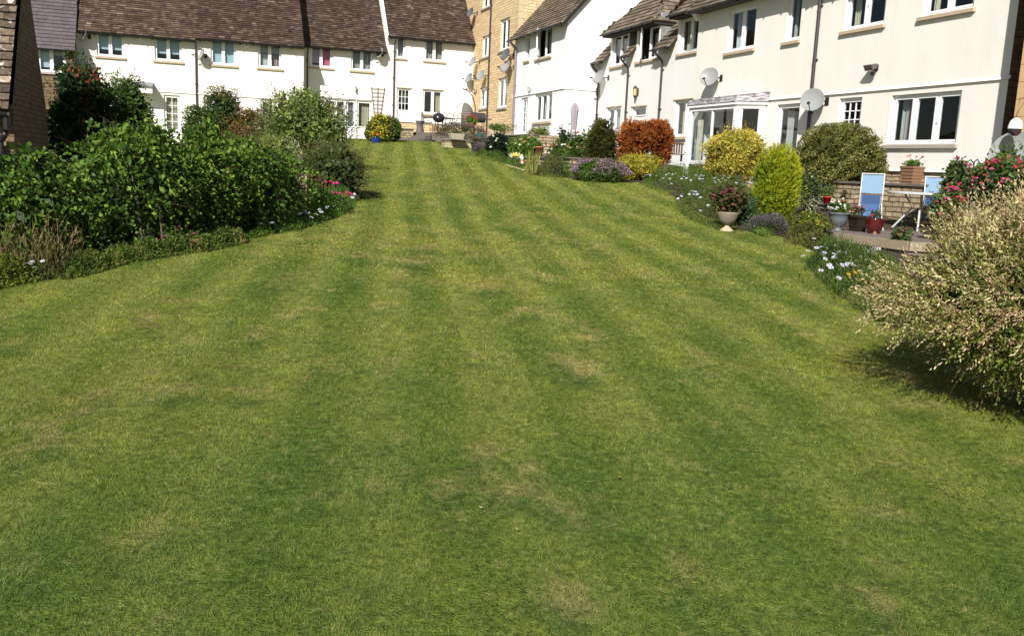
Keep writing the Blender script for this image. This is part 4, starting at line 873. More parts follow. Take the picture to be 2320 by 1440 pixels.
# wall inside the climbing plants at the left and the pier at its end
ivp = [(-5.2, 8.7), (-4.65, 10.0), (-4.1, 11.5), (-3.5, 13.2)]
t = ivw = thing('garden_wall', 'old stone garden wall mostly hidden by the climbing leaves, its lit end pier showing', 'garden wall', (-3.4, 12, .6))
for i in range(3):
    a, b = np.array(ivp[i]), np.array(ivp[i+1]); f = Pl(a, b-a); m = MB(f); m.box(0, float(np.hypot(*(b-a))), -.14, .14, .2, 1.05+.1*i); m.build('stonework', m_rubble, t)
pp = atY(686, 440, 12.9); f = Pl(pp, UL); m = MB(f); m.box(-.075, .055, -.16, .0, .55, f.Z(686, 395)); m.build('pier', m_rubble, t)

# ------------------------------------------------------------------ foliage
def unit(v): return v/np.maximum(np.linalg.norm(v, axis=-1, keepdims=True), 1e-9)
def lump(d, seed, f):
    r = np.random.default_rng(seed); o = 0
    for k in range(7): wv = r.normal(size=3)*f; o = o+np.sin(d@wv+r.uniform(0, 6.28))
    return o/7**.5/1.0
def leafmesh(P, A, Nn, l, w_, rg):
    """folded leaf quads: P base, A axis, Nn face normal hint"""
    n = len(P); Sd = unit(np.cross(A, Nn)); Nf = np.cross(Sd, A); ll = l*rg.uniform(.55, 1.35, (n, 1)); ww = w_*rg.uniform(.6, 1.25, (n, 1))
    tip = P+A*ll-Nf*ll*.12*0; mid = P+A*ll*.45
    return np.stack([P, mid+Sd*ww*.5+Nf*ww*.12, tip, mid-Sd*ww*.5-Nf*ww*.12], 1).reshape(-1, 3)
def colours(n, pal, rg, field=None, jit=.22):
    cs = np.array([c for c, _ in pal]); ws = np.array([k for _, k in pal], float); cw = np.cumsum(ws/ws.sum())
    x = rg.random(n)
    if field is not None: x = np.clip(.5+(x-.5)*.7+field*.34, 0, .9999)
    i = np.searchsorted(cw, x); return cs[np.minimum(i, len(cs)-1)]*rg.uniform(1-jit, 1+jit, (n, 1))
def blob(c, rad, n, leaf, pal, p=2., amp=.14, freq=3., shell=.22, out=.7, rnd=.8, droop=0., seed=1, taper=0., gaps=.35, gf=7., zmin=None, jit=.22, nout=.8, fieldz=0., fill=0.):
    rg = np.random.default_rng(seed); d = unit(rg.normal(size=(n, 3))); c = np.array(c, float); rad = np.array(rad, float)
    r = (np.abs(d)**p).sum(1)**(-1/p); r = r*(1+amp*lump(d, seed+5, freq)+amp*.4*lump(d, seed+9, freq*3))
    depth = np.abs(rg.normal(size=n))*shell; r = r*np.clip(1-depth, .1, 1.)
    q = d*r[:, None]
    if taper: k = 1-taper*np.clip((q[:, 2]+1)/2, 0, 1); q[:, 0] *= k; q[:, 1] *= k
    P = c+q*rad; g = lump(P, seed+3, gf)
    keep = g > (-1+gaps-depth*0)*1.0
    keep |= depth > .3
    if zmin is not None: keep &= P[:, 2] > zmin
    P, d, q, g, depth = P[keep], d[keep], q[keep], g[keep], depth[keep]; n = len(P)
    P = P+unit(d/rad)*(g[:, None]*.03*rad.min())
    O = unit(d/rad*rad.mean()); A = unit(O*out+rg.normal(size=(n, 3))*rnd+np.array([0, 0, -droop])); Nn = unit(O*nout+rg.normal(size=(n, 3))*.7)
    leaf = (max(leaf[0], .0014*c[1]), max(leaf[1], .00062*c[1]))
    V = leafmesh(P, A, Nn, leaf[0], leaf[1], rg); C = colours(n, pal, rg, g+fieldz*q[:, 2], jit)
    if fill:
        m_ = int(n*fill); d2 = unit(rg.normal(size=(m_, 3))); r2 = (np.abs(d2)**p).sum(1)**(-1/p)*(1+amp*lump(d2, seed+5, freq))*rg.uniform(.45, .84, m_); q2 = d2*r2[:, None]
        if taper: k = 1-taper*np.clip((q2[:, 2]+1)/2, 0, 1); q2[:, 0] *= k; q2[:, 1] *= k
        P2 = c+q2*rad
        if zmin is not None: P2 = P2[P2[:, 2] > zmin]
        m_ = len(P2); bl = max(leaf[0], leaf[1]*1.6, .045*float(rad.mean())/.4)
        V2 = leafmesh(P2, unit(rg.normal(size=(m_, 3))+np.array([0, 0, -droop])), unit(rg.normal(size=(m_, 3))*.6+np.array([0, -1, .5])), bl*1.7, bl*1.25, rg)
        V = np.concatenate([V, V2]); C = np.concatenate([C, colours(m_, pal[:2] if len(pal) > 1 else pal, rg)])
    return V, C
def shoots(c, rad, n, L_, per, leaf, pal, seed=1, up=.3, tip=None, zmin=None, rnd=.5, droop=0., p=2., amp=.12, inner=.8):
    rg = np.random.default_rng(seed); d = unit(rg.normal(size=(n, 3))); c = np.array(c, float); rad = np.array(rad, float)
    r = (np.abs(d)**p).sum(1)**(-1/p)*(1+amp*lump(d, seed+5, 3.)); B = c+d*rad*r[:, None]*rg.uniform(inner-.2, inner+.05, (n, 1))
    if zmin is not None: k = B[:, 2] > zmin; B, d = B[k], d[k]; n = len(B)
    leaf = (max(leaf[0], .0014*c[1]), max(leaf[1], .0006*c[1])); D = unit(unit(d/rad)+rg.normal(size=(n, 3))*rnd+np.array([0, 0, up])); Ls = L_*rg.uniform(.6, 1.35, (n, 1))
    Vs, Cs = [], []; base_ = colours(n, pal, rg, lump(B, seed+2, 4.), .1)
    Vs.append(leafmesh(B, D, unit(rg.normal(size=(n, 3))), Ls, max(.0025, .0003*c[1]), rg)); Cs.append(np.tile([[.16, .09, .05]], (n, 1)))
    for i in range(per):
        f = (i+rg.uniform(0, .9, (n, 1)))/per; P = B+D*Ls*f+np.array([0, 0, -1])*(f**2)*Ls*droop
        sd = unit(np.cross(D, rg.normal(size=(n, 3)))); A = unit(D*.8+sd*(.85-.45*f)); k = (1-.45*f)
        Vs.append(leafmesh(P, A, unit(rg.normal(size=(n, 3))*.7+D*.2+np.array([0, 0, .5])), leaf[0]*k, leaf[1], rg))
        cc = base_*rg.uniform(.75, 1.3, (n, 1))
        if tip is not None: t_ = np.clip(f*1.5-.6, 0, 1)*rg.uniform(.2, 1, (n, 1)); cc = cc*(1-t_)+np.array(tip)*t_
        Cs.append(cc)
    return np.concatenate(Vs), np.concatenate(Cs)
def leaves(name, parts, parent, mat=None):
    V = np.concatenate([p[0] for p in parts]); C = np.concatenate([p[1] for p in parts]); return raw_mesh(name, V, 4, np.clip(C, 0, 1), mat or m_leaf, parent)
def stems(parent, c, rad, zb, n=6, r=.015, seed=1, name='branches'):
    rg = random.Random(seed); m = MB()
    for i in range(n):
        a = rg.uniform(0, 6.28); k = rg.uniform(.2, .7); e = (c[0]+math.cos(a)*rad[0]*k, c[1]+math.sin(a)*rad[1]*k, c[2]+rad[2]*rg.uniform(-.1, .7)); b = (c[0]+math.cos(a)*rad[0]*.1, c[1]+math.sin(a)*rad[1]*.1, zb-.03)
        md = ((e[0]*.45+b[0]*.55), (e[1]*.45+b[1]*.55), b[2]*.4+e[2]*.6); m.tube([b, md, e], [r, r*.8, r*.35], 5, world=True)
    m.build(name, m_bark, parent)
def bbox(x0, y0, x1, y1, Y, base=None, ry=None):
    ppm = F0/Y; c = atY((x0+x1)/2, (y0+y1)/2, Y); zt = atY((x0+x1)/2, y0, Y)[2]; zb = atY((x0+x1)/2, y1, Y)[2] if base is None else base
    rx = (x1-x0)/2/ppm; return (c[0], Y, (zt+zb)/2), (rx, ry or rx*.85, (zt-zb)/2)
def shrub(name, label, cat, box, Y, n, leaf, pal, base='g', ry=None, group=None, nst=6, mat=None, spr=1., **kw):
    kw.setdefault('fill', .3)
    c, rad = bbox(*box, Y)
    if base == 'g': zb = float(G(c[0], c[1])); zb = min(zb, c[2]-rad[2]); zt = c[2]+rad[2]; c = (c[0], c[1], (zt+zb)/2); rad = (rad[0], ry or rad[1], (zt-zb)/2)
    else: zb = base if base is not None else c[2]-rad[2]; rad = (rad[0], ry or rad[1], rad[2]); zt = c[2]+rad[2]; c = (c[0], c[1], (zt+zb)/2); rad = (rad[0], rad[1], (zt-zb)/2)
    t = thing(name, label, cat, (c[0], c[1], zb), group)
    kw.setdefault('seed', int(abs(box[0]*7+box[1]))+1)
    pts_ = [blob(c, rad, n, leaf, pal, zmin=zb, **kw)]
    if spr: pts_.append(shoots(c, (rad[0]*.97, rad[1]*.97, rad[2]*.97), max(8, int(spr*n/90)), .10+.13*rad[0], 6, leaf, pal, seed=kw['seed']+50, up=.55, rnd=.4, zmin=c[2]-rad[2]*.5, inner=.95, p=kw.get('p', 2.)))
    o = leaves('foliage', pts_, t, mat)
    if nst: stems(t, c, rad, zb, nst, seed=int(box[0]), r=.012+.008*rad[0])
    t['_c'] = 0; del t['_c']
    return t, c, rad
G_MID = [((.028, .058, .009), 2), ((.065, .115, .017), 3), ((.11, .17, .028), 2)]
G_DARK = [((.012, .025, .007), 3), ((.022, .045, .012), 3), ((.04, .07, .018), 1)]
G_BRIGHT = [((.04, .09, .012), 2), ((.08, .17, .02), 3), ((.14, .24, .03), 2)]
G_OLIVE = [((.035, .045, .012), 2), ((.075, .085, .02), 3), ((.13, .13, .035), 2)]
G_BROWN = [((.05, .045, .015), 2), ((.11, .085, .025), 3), ((.18, .12, .04), 2)]
G_GOLD = [((.14, .15, .02), 1.2), ((.38, .33, .045), 3), ((.60, .50, .10), 2.5)]
G_GREY = [((.04, .06, .03), 2), ((.085, .11, .06), 3), ((.15, .17, .10), 1)]
PETALS = {}
def flower(par, pos, r, kind='daisy', col=(.8, .8, .85), seed=0, tilt=(0, -.35, .94), stem=None):
    rg = random.Random(seed*31+len(par.children)); m = MB(); c = Vector(pos); ax = Vector((tilt[0]+rg.uniform(-.4, .4), tilt[1]+rg.uniform(-.4, .4), tilt[2])).normalized()
    a = ax.cross(Vector((1, .3, 0))).normalized(); b = ax.cross(a)
    if kind == 'daisy':
        n = 9
        for i in range(n):
            t = i*2*math.pi/n+rg.uniform(-.1, .1); w_ = .30; k = rg.uniform(.8, 1.1); m.col = tuple(x*rg.uniform(.9, 1.05) for x in col)
            q = lambda ang, rr, h: tuple(c+a*math.cos(ang)*rr*r+b*math.sin(ang)*rr*r+ax*h*r)
            m.wq(q(t, .15, 0), q(t-w_, .6, .08), q(t-w_*.5, k, .03), q(t+w_*.5, k, .03), q(t+w_, .6, .08))
        m.col = (.12, .06, .14) if col[2] > .7 else (.6, .3, .02)
        m.wq(*[tuple(c+a*math.cos(i*1.047)*.22*r+b*math.sin(i*1.047)*.22*r+ax*.09*r) for i in range(6)])
    elif kind == 'rose':
        for ring, (n, rr, h, sz) in enumerate(((5, .75, .0, .62), (5, .5, .25, .55), (4, .22, .45, .42))):
            for i in range(n):
                t = i*2*math.pi/n+ring*.6+rg.uniform(-.15, .15); e = a*math.cos(t)+b*math.sin(t); s_ = ax.cross(e); m.col = tuple(min(1, x*rg.uniform(.82, 1.1)) for x in col)
                p0 = c+e*rr*r*.35+ax*(h-.3)*r; p1 = c+e*rr*r*1.1+ax*(h+.1)*r; p2 = c+e*rr*r*.95+ax*(h+.45)*r
                m.wq(tuple(p0-s_*sz*.3*r), tuple(p1-s_*sz*r), tuple(p2-s_*sz*.6*r), tuple(p2+s_*sz*.6*r), tuple(p1+s_*sz*r), tuple(p0+s_*sz*.3*r))
    else:      # cluster: many small florets on a dome
        for i in range(26):
            d = Vector((rg.gauss(0, 1), rg.gauss(0, 1), abs(rg.gauss(0, 1))*.9+.1)).normalized(); p = c+d*r*rg.uniform(.6, 1.0); s1 = d.cross(Vector((.3, 1, .2))).normalized()*r*.3; s2 = d.cross(s1).normalized()*r*.3
            m.col = tuple(min(1, x*rg.uniform(.65, 1.25)) for x in col); m.wq(tuple(p-s1), tuple(p-s2+d*r*.1), tuple(p+s1), tuple(p+s2+d*r*.1))
    if stem is not None: m.col = (.10, .15, .04); stalk(m, tuple(stem), tuple(pos), .003)
    return m.build('flower', m_petal, par)
def stalk(m, a, b, r=.004): m.tube([a, ((a[0]+b[0])/2+random.uniform(-.01, .01), (a[1]+b[1])/2, (a[2]*.45+b[2]*.55)), b], r, 4, world=True, cap=False)
m_green = M('green_stalk', (.10, .15, .04), .7, bump=0)
def patch(poly, n, leaf, pal, h=.15, seed=1, up=1.3, amp=.4, z=None):
    """low leafy ground cover over a world polygon"""
    rg = np.random.default_rng(seed); P = np.array(poly); x = rg.uniform(P[:, 0].min(), P[:, 0].max(), n*4); y = rg.uniform(P[:, 1].min(), P[:, 1].max(), n*4)
    k = inpoly(x, y, poly); x, y = x[k][:n], y[k][:n]; n = len(x)
    # low at the rim
    e = np.full(n, 9.)
    for i in range(len(P)):
        a, b = P[i], P[(i+1) % len(P)]; ab = b-a; t = np.clip(((x-a[0])*ab[0]+(y-a[1])*ab[1])/(ab@ab+1e-9), 0, 1); e = np.minimum(e, np.hypot(x-a[0]-ab[0]*t, y-a[1]-ab[1]*t))
    q = np.stack([x, y, x*0], 1); hh = h*(1+amp*lump(q, seed, 6.))*sm(0, h*1.1, e)+.02
    zz = (G(x, y) if z is None else z)+hh*np.sqrt(rg.random(n)); B = np.stack([x, y, zz], 1)
    A = unit(rg.normal(size=(n, 3))+np.array([0, 0, up])); V = leafmesh(B, A, unit(rg.normal(size=(n, 3))+np.array([0, -.3, .6])), leaf[0], leaf[1], rg)
    return V, colours(n, pal, rg, lump(q, seed+1, 5.)), (lambda u: float((G(u[0], u[1]) if z is None else z)+h))
def gpoly(pts, z=None):
    return [tuple(float(q) for q in (ground(*p) if z is None else atZ(p[0], p[1], z))[:2]) for p in pts]
# ------------------------------------------------------------------ left border
t = thing('climbing_ivy', 'thick glossy green climbing foliage smothering the garden wall along the left of the lawn', 'ivy', (-4, 10, .5))
IV = [(22, 384, 8.55), (60, 352, 8.8), (98, 350, 9.0), (140, 384, 9.25), (185, 370, 9.5), (225, 376, 9.6), (262, 318, 9.8), (300, 294, 9.95), (345, 292, 10.2), (392, 300, 10.5), (436, 305, 10.8), (482, 312, 11.1), (528, 318, 11.5), (572, 328, 11.9), (612, 340, 12.3), (644, 350, 12.7), (662, 372, 12.9)]
parts = []
PALI = [((.020, .046, .008), 1.3), ((.052, .11, .014), 3), ((.095, .18, .022), 3), ((.18, .27, .04), 1.7)]
for i, (px, ty, Y) in enumerate(IV):
    Yc = Y+.1; ty += (10, 10, 12, 30, 34, 34)[i] if i < 6 else 4; top = atY(px, ty, Yc); gb_ = float(G(top[0], Yc)); hz = (top[2]-gb_)/2; k = 1.0; up_ = .24*hz if 7 < i < 13 else .03*hz
    c = (top[0]-.1, Yc, gb_+hz*1.03+up_); rad = ((.40+.06*math.sin(i*2.1))*(1 if i < 14 else .62), .42+.10*math.sin(i*1.7), hz-up_)
    parts.append(blob(c, rad, 2300, (.066, .040), PALI, p=2.4, amp=.26, freq=3.2, shell=.17, out=.35, rnd=.5, droop=1.0, seed=100+i, gaps=.85, gf=5, zmin=gb_, nout=1.1, fill=.2))
    parts.append(blob((c[0]+.12, Yc-.12, gb_+hz*.5), (.30, .26, hz*.55), 300, (.066, .040), PALI, amp=.2, shell=.3, out=.3, droop=.8, seed=300+i, gaps=.8, gf=5, zmin=gb_))
    parts.append(shoots(c, (rad[0]*1.0, rad[1]*1.0, rad[2]*.98), 190, .24, 8, (.066, .037), PALI, seed=200+i, up=-.1, droop=.7, zmin=gb_, p=2.7, inner=.98))
for (px, ty, Y, h) in ((52, 335, 8.9, .3), (86, 330, 9.0, .35), (466, 250, 11.6, .75), (474, 268, 11.7, .5), (12, 395, 8.5, .3)):
    top = atY(px, ty, Y); parts.append(blob((top[0], Y, top[2]-h/2), (.12, .12, h/2), 260, (.08, .05), PALI, shell=.4, droop=.9, seed=int(px), gaps=.2))
leaves('foliage', parts, t)
rg = random.Random(5)
for i in range(4):
    m = MB()
    k = rg.randrange(len(IV)); p = atY(IV[k][0], IV[k][1]+60, IV[k][2]); g0 = float(G(p[0], p[1])); m.tube([(p[0]+.2, p[1]-.25, g0), (p[0]+.1+rg.uniform(-.1, .1), p[1]-.2, g0+.5), (p[0], p[1]-.1, p[2])], [.018, .014, .006], 5, world=True); m.build('branch', m_bark, t)
# white lacy bloom on the ivy's right shoulder
t, c, r = shrub('flowering_shrub', 'shrub with a lace of tiny cream flowers over the end of the ivy wall', 'shrub', (612, 322, 690, 420), 13.4, 1500, (.03, .018), G_MID, nst=4, shell=.3)
V, C = blob((c[0], c[1]-.05, c[2]+r[2]*.45), (r[0]*1.05, r[1], r[2]*.62), 900, (.018, .016), [((.62, .60, .45), 3), ((.45, .42, .30), 1)], seed=33, gaps=.9, gf=9, shell=.1); o = leaves('blossom', [(V, C)], t, m_petal)
t, c, r = shrub('dark_shrub', 'big dark shrub with a few red leaves shaded by the stone cottage', 'shrub', (112, 140, 262, 400), 17.5, 9000, (.075, .035), [((.012, .03, .008), 3), ((.03, .07, .015), 3), ((.07, .12, .025), 1)], amp=.16, freq=3.4, shell=.2, gaps=.45, seed=4, ry=.6)
leaves('red_leaves', [blob((c[0]+.1, c[1]-.15, c[2]+r[2]*.45), (r[0]*.75, r[1]*.9, r[2]*.5), 700, (.07, .035), [((.22, .035, .015), 2), ((.13, .03, .012), 2), ((.30, .07, .03), 1)], seed=8, gaps=1.0, gf=5, shell=.05)], t)
shrub('round_bush', 'dense mid green bush between the dark shrub and the pale canopy', 'bush', (238, 166, 345, 330), 18.8, 7500, (.06, .035), G_MID, amp=.12, shell=.18, seed=6, gaps=.35)
shrub('clipped_hedge', 'small square clipped hedge left of the drainpipe foot', 'hedge', (418, 240, 478, 330), 24, 4500, (.05, .03), G_MID, spr=.2, p=5, amp=.05, shell=.12, seed=7)
shrub('topiary_conifer', 'rounded conifer half green and half browned in front of the cream terrace', 'conifer', (466, 204, 545, 330), 25, 9500, (.05, .025), [((.022, .05, .010), 3), ((.05, .09, .014), 2), ((.13, .10, .02), 2), ((.20, .14, .03), 1)], spr=.2, p=3.2, amp=.14, freq=2.2, shell=.14, seed=10, gaps=.45)
shrub('bronze_hedge', 'low bronze tinged hedge right of the rounded conifer', 'hedge', (520, 244, 622, 330), 25, 6000, (.05, .025), [((.08, .07, .015), 2), ((.16, .11, .03), 3), ((.24, .15, .05), 1)], p=3, amp=.08, seed=11)
t, c, r = shrub('viburnum', 'large spreading grey green shrub with upright sprigs in front of the white corner', 'shrub', (590, 214, 795, 350), 21.5, 9500, (.085, .036), [((.05, .09, .015), 2), ((.13, .19, .035), 3), ((.27, .32, .09), 2)], amp=.13, freq=3, shell=.24, seed=12, gaps=.4, droop=.3, ry=.9)
leaves('sprigs', [shoots(c, (r[0]*1.08, r[1], r[2]*1.05), 420, .34, 9, (.085, .034), [((.08, .12, .04), 2), ((.20, .23, .12), 2), ((.20, .13, .07), .5)], seed=13, up=.75, rnd=.35, zmin=c[2]-r[2]*.6, inner=.92)], t)
t, c, r = shrub('red_tipped_shrub', 'low reddish leaved shrub just behind the ivy wall', 'shrub', (480, 288, 600, 340), 14.5, 2600, (.05, .025), [((.06, .09, .02), 3), ((.12, .10, .03), 2), ((.26, .09, .05), 1.2)], seed=14, shell=.3)
t, c, r = shrub('feathery_shrub', 'dark feathery shrub arching over the left edge of the lawn', 'shrub', (672, 322, 832, 470), 16.2, 8500, (.05, .012), [((.03, .045, .012), 2), ((.065, .095, .022), 3), ((.13, .165, .045), 2)], amp=.1, shell=.18, out=1.2, rnd=.6, seed=15, gaps=.4, ry=.75)
leaves('sprigs', [shoots(c, (r[0]*1.02, r[1], r[2]*1.02), 900, .20, 10, (.032, .008), [((.045, .065, .016), 2), ((.12, .15, .04), 3)], seed=16, up=-.05, rnd=.35, inner=.97, zmin=c[2]-r[2]*.75)], t)
t, c, r = shrub('feathery_shrub', 'pale feathery topped shrub behind the cream flowers', 'shrub', (560, 300, 700, 350), 17.5, 3200, (.045, .012), [((.08, .11, .025), 2), ((.17, .20, .05), 3)], out=1.2, seed=17, ry=.5)
# flower border along the foot of the wall
ost = gpoly([(560, 546), (610, 532), (680, 520), (760, 495), (806, 470), (806, 440), (770, 445), (700, 465), (630, 490), (575, 515)])
t = thing('daisy_bed', 'bright green cushion of white african daisies along the lawn edge by the pier', 'flower bed', (-2.9, 12.2, .7))
V, C, hf = patch(ost, 16000, (.055, .011), G_BRIGHT, h=.20, seed=21); leaves('foliage', [(V, C)], t)
for i, (px, py) in enumerate(((591, 507), (616, 504), (618, 488), (633, 494), (638, 488), (643, 491), (636, 487), (655, 485), (660, 478), (680, 483), (690, 480), (699, 482), (706, 492), (715, 485), (724, 475), (728, 480), (740, 470), (757, 467), (551, 471), (798, 447), (802, 440), (756, 437), (650, 436), (640, 445), (612, 497), (628, 491), (675, 485), (786, 456))):
    p = atY(px, py, float(ground(px, min(py+30, 540))[1])+.15); flower(t, p, .036, 'daisy', (.80, .80, .86), i)
t = thing('valerian', 'tall pink valerian with reddish stems beside the daisies', 'flowers', (-2.85, 13.6, .8)); m = MB()
for i, (px, py, k, cc) in enumerate(((706, 402, .9, 0), (716, 408, .8, 0), (725, 407, 1, 0), (738, 414, 1.1, 1), (748, 413, 1, 0), (757, 417, 1.2, 2), (764, 417, 1.3, 2), (755, 438, 1.1, 2), (763, 439, 1.2, 2), (770, 440, 1.1, 2), (777, 441, 1, 0), (785, 444, 1.1, 0), (792, 440, 1.2, 2), (797, 442, 1, 1), (784, 436, .9, 2), (739, 425, .8, 0), (730, 418, .8, 0))):
    Y = 14.2; p = atY(px, py, Y); flower(t, p, .032*k, 'cluster', ((.36, .07, .06), (.45, .07, .12), (.70, .08, .26))[cc], i, stem=(p[0]-.03, Y-.1, float(G(p[0], Y))))
leaves('foliage', [blob((-2.95, 14.2, 1.0), (.32, .2, .2), 1200, (.06, .018), G_MID, seed=22, shell=.5)], t)
t, c, r = shrub('pink_bush', 'low plant with small dull pink flowers at the dark foot of the ivy', 'plant', (352, 518, 448, 578), 10.15, 2600, (.04, .018), G_MID, seed=23, shell=.35, ry=.25, nst=3)
for i, (px, py) in enumerate(((360, 535), (370, 535), (378, 536), (360, 545), (390, 537), (412, 540), (432, 546), (440, 530), (425, 533), (400, 522), (405, 515), (398, 548), (442, 548))): flower(t, atY(px, py, 9.95), .018, 'cluster', (.42, .12, .16), i)
t = thing('tall_weeds', 'dry brownish seeding stems standing in the left border', 'plant', (-4.5, 8.6, .4)); rg = random.Random(9); VV = []
gr = np.random.default_rng(44); n = 520; bx = gr.uniform(-4.85, -4.15, n); by = gr.uniform(7.95, 8.7, n); kx = (bx+4.45)/.35; 
B = np.stack([bx-.08, by, G(bx, by)], 1); hts = gr.uniform(.2, .62, n)*(1-.3*np.abs(kx)); D = unit(np.stack([gr.normal(size=n)*.22+kx*.12, gr.normal(size=n)*.2, np.ones(n)], 1))
pr = []
for k in range(5): P = B+D*hts[:, None]*k/5; pr.append((leafmesh(P, unit(D+gr.normal(size=(n, 3))*(.05 if k < 3 else .35)), unit(gr.normal(size=(n, 3))), hts.reshape(-1, 1)/4.2, .007 if k < 3 else .012, gr), colours(n, [((.07, .09, .02), 3), ((.14, .12, .045), 3), ((.20, .13, .08), 1)], gr)))
leaves('stems', pr, t, m_dry)
for i in range(8): k = rg.randrange(n); p = B[k]+D[k]*hts[k]*.6; flower(t, p, .014, 'cluster', (.40, .08, .10), i)
t = thing('ground_cover', 'yellow green ground cover with three white flowers at the far left lawn edge', 'plant', (-4.8, 7.6, .4))
V, C, hf = patch([(-5.6, 7.0), (-4.62, 7.1), (-4.42, 7.55), (-4.25, 8.15), (-4.45, 8.4), (-5.2, 8.3), (-5.7, 7.8)], 13000, (.035, .016), [((.06, .10, .015), 2), ((.13, .17, .02), 3), ((.20, .20, .04), 1)], h=.17, seed=24, up=.6); leaves('foliage', [(V, C)], t)
for i, (px, py) in enumerate(((64, 595), (73, 592), (96, 591), (77, 605), (69, 597))): flower(t, atY(px, py, 7.9), .022, 'daisy', (.8, .8, .86), i)
t = thing('ground_cover', 'ragged low green and straw coloured plants in front of the dark ivy gap', 'plant', (-3.9, 9, .45))
lc = gpoly([(140, 638), (200, 627), (300, 597), (400, 580), (470, 572), (560, 552), (560, 530), (460, 550), (330, 565), (200, 590), (140, 605)])
V, C, hf = patch(lc, 12000, (.035, .016), [((.05, .09, .015), 3), ((.10, .15, .02), 3), ((.20, .16, .06), 1)], h=.10, seed=25, up=.8, amp=.7); leaves('foliage', [(V, C)], t)
t, c, r = shrub('green_spire', 'narrow grey green leafy spire rising before the dark ivy', 'plant', (326, 520, 340, 585), 9.7, 260, (.035, .01), G_GREY, seed=26, nst=2, out=1.5, ry=.03)
t, c, r = shrub('dark_bush', 'dark leafed low bush filling the left edge behind the seeding stems', 'bush', (-60, 470, 70, 600), 8.9, 5200, (.06, .035), G_MID, seed=27, amp=.2, ry=.4)
# ------------------------------------------------------------------ centre, in front of the white houses
t, c, r = shrub('golden_shrub', 'rounded shrub with bright yellow leaves on its left and bare brown twigs on the right', 'shrub', (832, 264, 908, 332), 35.5, 4200, (.10, .05), [((.04, .07, .012), 2), ((.10, .15, .02), 2), ((.16, .09, .04), 1)], p=2.6, amp=.08, seed=30, shell=.2)
leaves('yellow_leaves', [blob((c[0]-r[0]*.35, c[1]-.25, c[2]+.12), (r[0]*.72, r[1]*.8, r[2]*.85), 900, (.10, .05), [((.34, .32, .02), 2), ((.55, .46, .04), 2)], seed=31, gaps=.8, gf=4, shell=.08)], t)
def pot(name, label, pos, prof, mat, seg=22, cat='plant pot', group=None, soil=None, flute=0, nf=0, smooth=True):
    t = thing(name, label, cat, pos, group); m = MB(); m.lathe(pos, prof, seg, flute=flute, nf=nf); m.build('pot', mat, t, smooth=smooth)
    zt = max(z for _, z in prof); rt = max(r for r, z in prof if z > zt*.8); m = MB(); m.lathe(pos, [(.003, zt*.9), (rt*.9, zt*.88)], 14); m.build('compost', m_soil, t); return t
p = ground(852, 331); p = atY(852, 330, 34.3)
t = pot('flower_pot', 'cobalt blue glazed pot with red flowers by the golden shrub', tuple(p), [(.004, 0), (.11, 0), (.14, .08), (.17, .2), (.175, .29), (.185, .3), (.17, .3), (.15, .27)], M('blue_glaze', (.015, .03, .20), .15, bump=0, spec=.6))
for i in range(6): flower(t, (p[0]-.1+i*.04, p[1]+random.uniform(-.05, .05), p[2]+.34+random.uniform(0, .09)), .05, 'cluster', (.62, .04, .02), i)
leaves('foliage', [blob((p[0], p[1], p[2]+.3), (.14, .14, .08), 220, (.06, .03), G_MID, seed=3, shell=.5)], t)
PZ = pz
def onp(px, py, z=None): q = atZ(px, py, PZ if z is None else z); return (float(q[0]), float(q[1]), float(q[2]))
def at(px, py, Y): q = atY(px, py, Y); return (float(q[0]), float(q[1]), float(q[2]))
def stand(px, Y, z): q = atY(px, 300, Y); return (float(q[0]), Y, z)
# hourglass planter
b = stand(951, 39.6, PZ); t = thing('hourglass_planter', 'tall grey waisted pedestal planter on the white house patio', 'planter', b); m = MB(); m.lathe(b, [(.004, 0), (.19, 0), (.18, .05), (.13, .25), (.145, .42), (.21, .5), (.215, .52), (.18, .52), (.12, .4), (.004, .39)], 24); m.build('planter_body', M('grey_resin', (.11, .10, .095), .7, bump=.2), t, smooth=True)
def chair(label, pos, ang, k=1.0):
    t = thing('metal_chair', label, 'chair', pos, 'metal garden chairs on the far patio'); f = Pl(pos[:2], (math.cos(ang), math.sin(ang))); z = pos[2]
    m = MB(f); m.lathe((pos[0], pos[1], z+.44), [(.004, .0), (.22, 0), (.225, .012), (.22, .022), (.004, .02)], 18); m.build('seat', m_metal, t)
    m = MB(f)
    for a, b_ in ((-.19, .17), (.19, .17), (-.19, -.17), (.19, -.17)): m = MB(f); m.tube([(a*1.15, b_*1.2, z), (a, b_, z+.45)], .011, 6); m.build('leg', m_metal, t)
    m = MB(f); pts = [(-.21, -.19, z+.44)]+[(.21*math.cos(x), -.22, z+.66+.22*math.sin(x)) for x in np.linspace(math.pi, 0, 9)]+[(.21, -.19, z+.44)]; m.tube(pts, .012, 6); m.tube([(-.2, -.2, z+.64), (-.23, .05, z+.64), (-.2, .17, z+.45)], .011, 6); m.tube([(.2, -.2, z+.64), (.23, .05, z+.64), (.2, .17, z+.45)], .011, 6)
    for x in (-.12, -.04, .04, .12): m.tube([(x, -.2, z+.46), (x, -.215, z+.66+.2*math.sqrt(1-(x/.21)**2))], .006, 5)
    m.tube([(-.2, -.21, z+.64), (.2, -.21, z+.64)], .008, 5); m.build('backrest', m_metal, t)
chair('dark metal garden chair left of the kettle barbecue', stand(967, 39.4, PZ), 1.9)
chair('dark metal garden chair in the middle, right of the kettle barbecue', stand(1015, 39.3, PZ), -.3)
chair('dark metal garden chair closest to the hanging egg chair', stand(1031, 38.6, PZ), -.9)
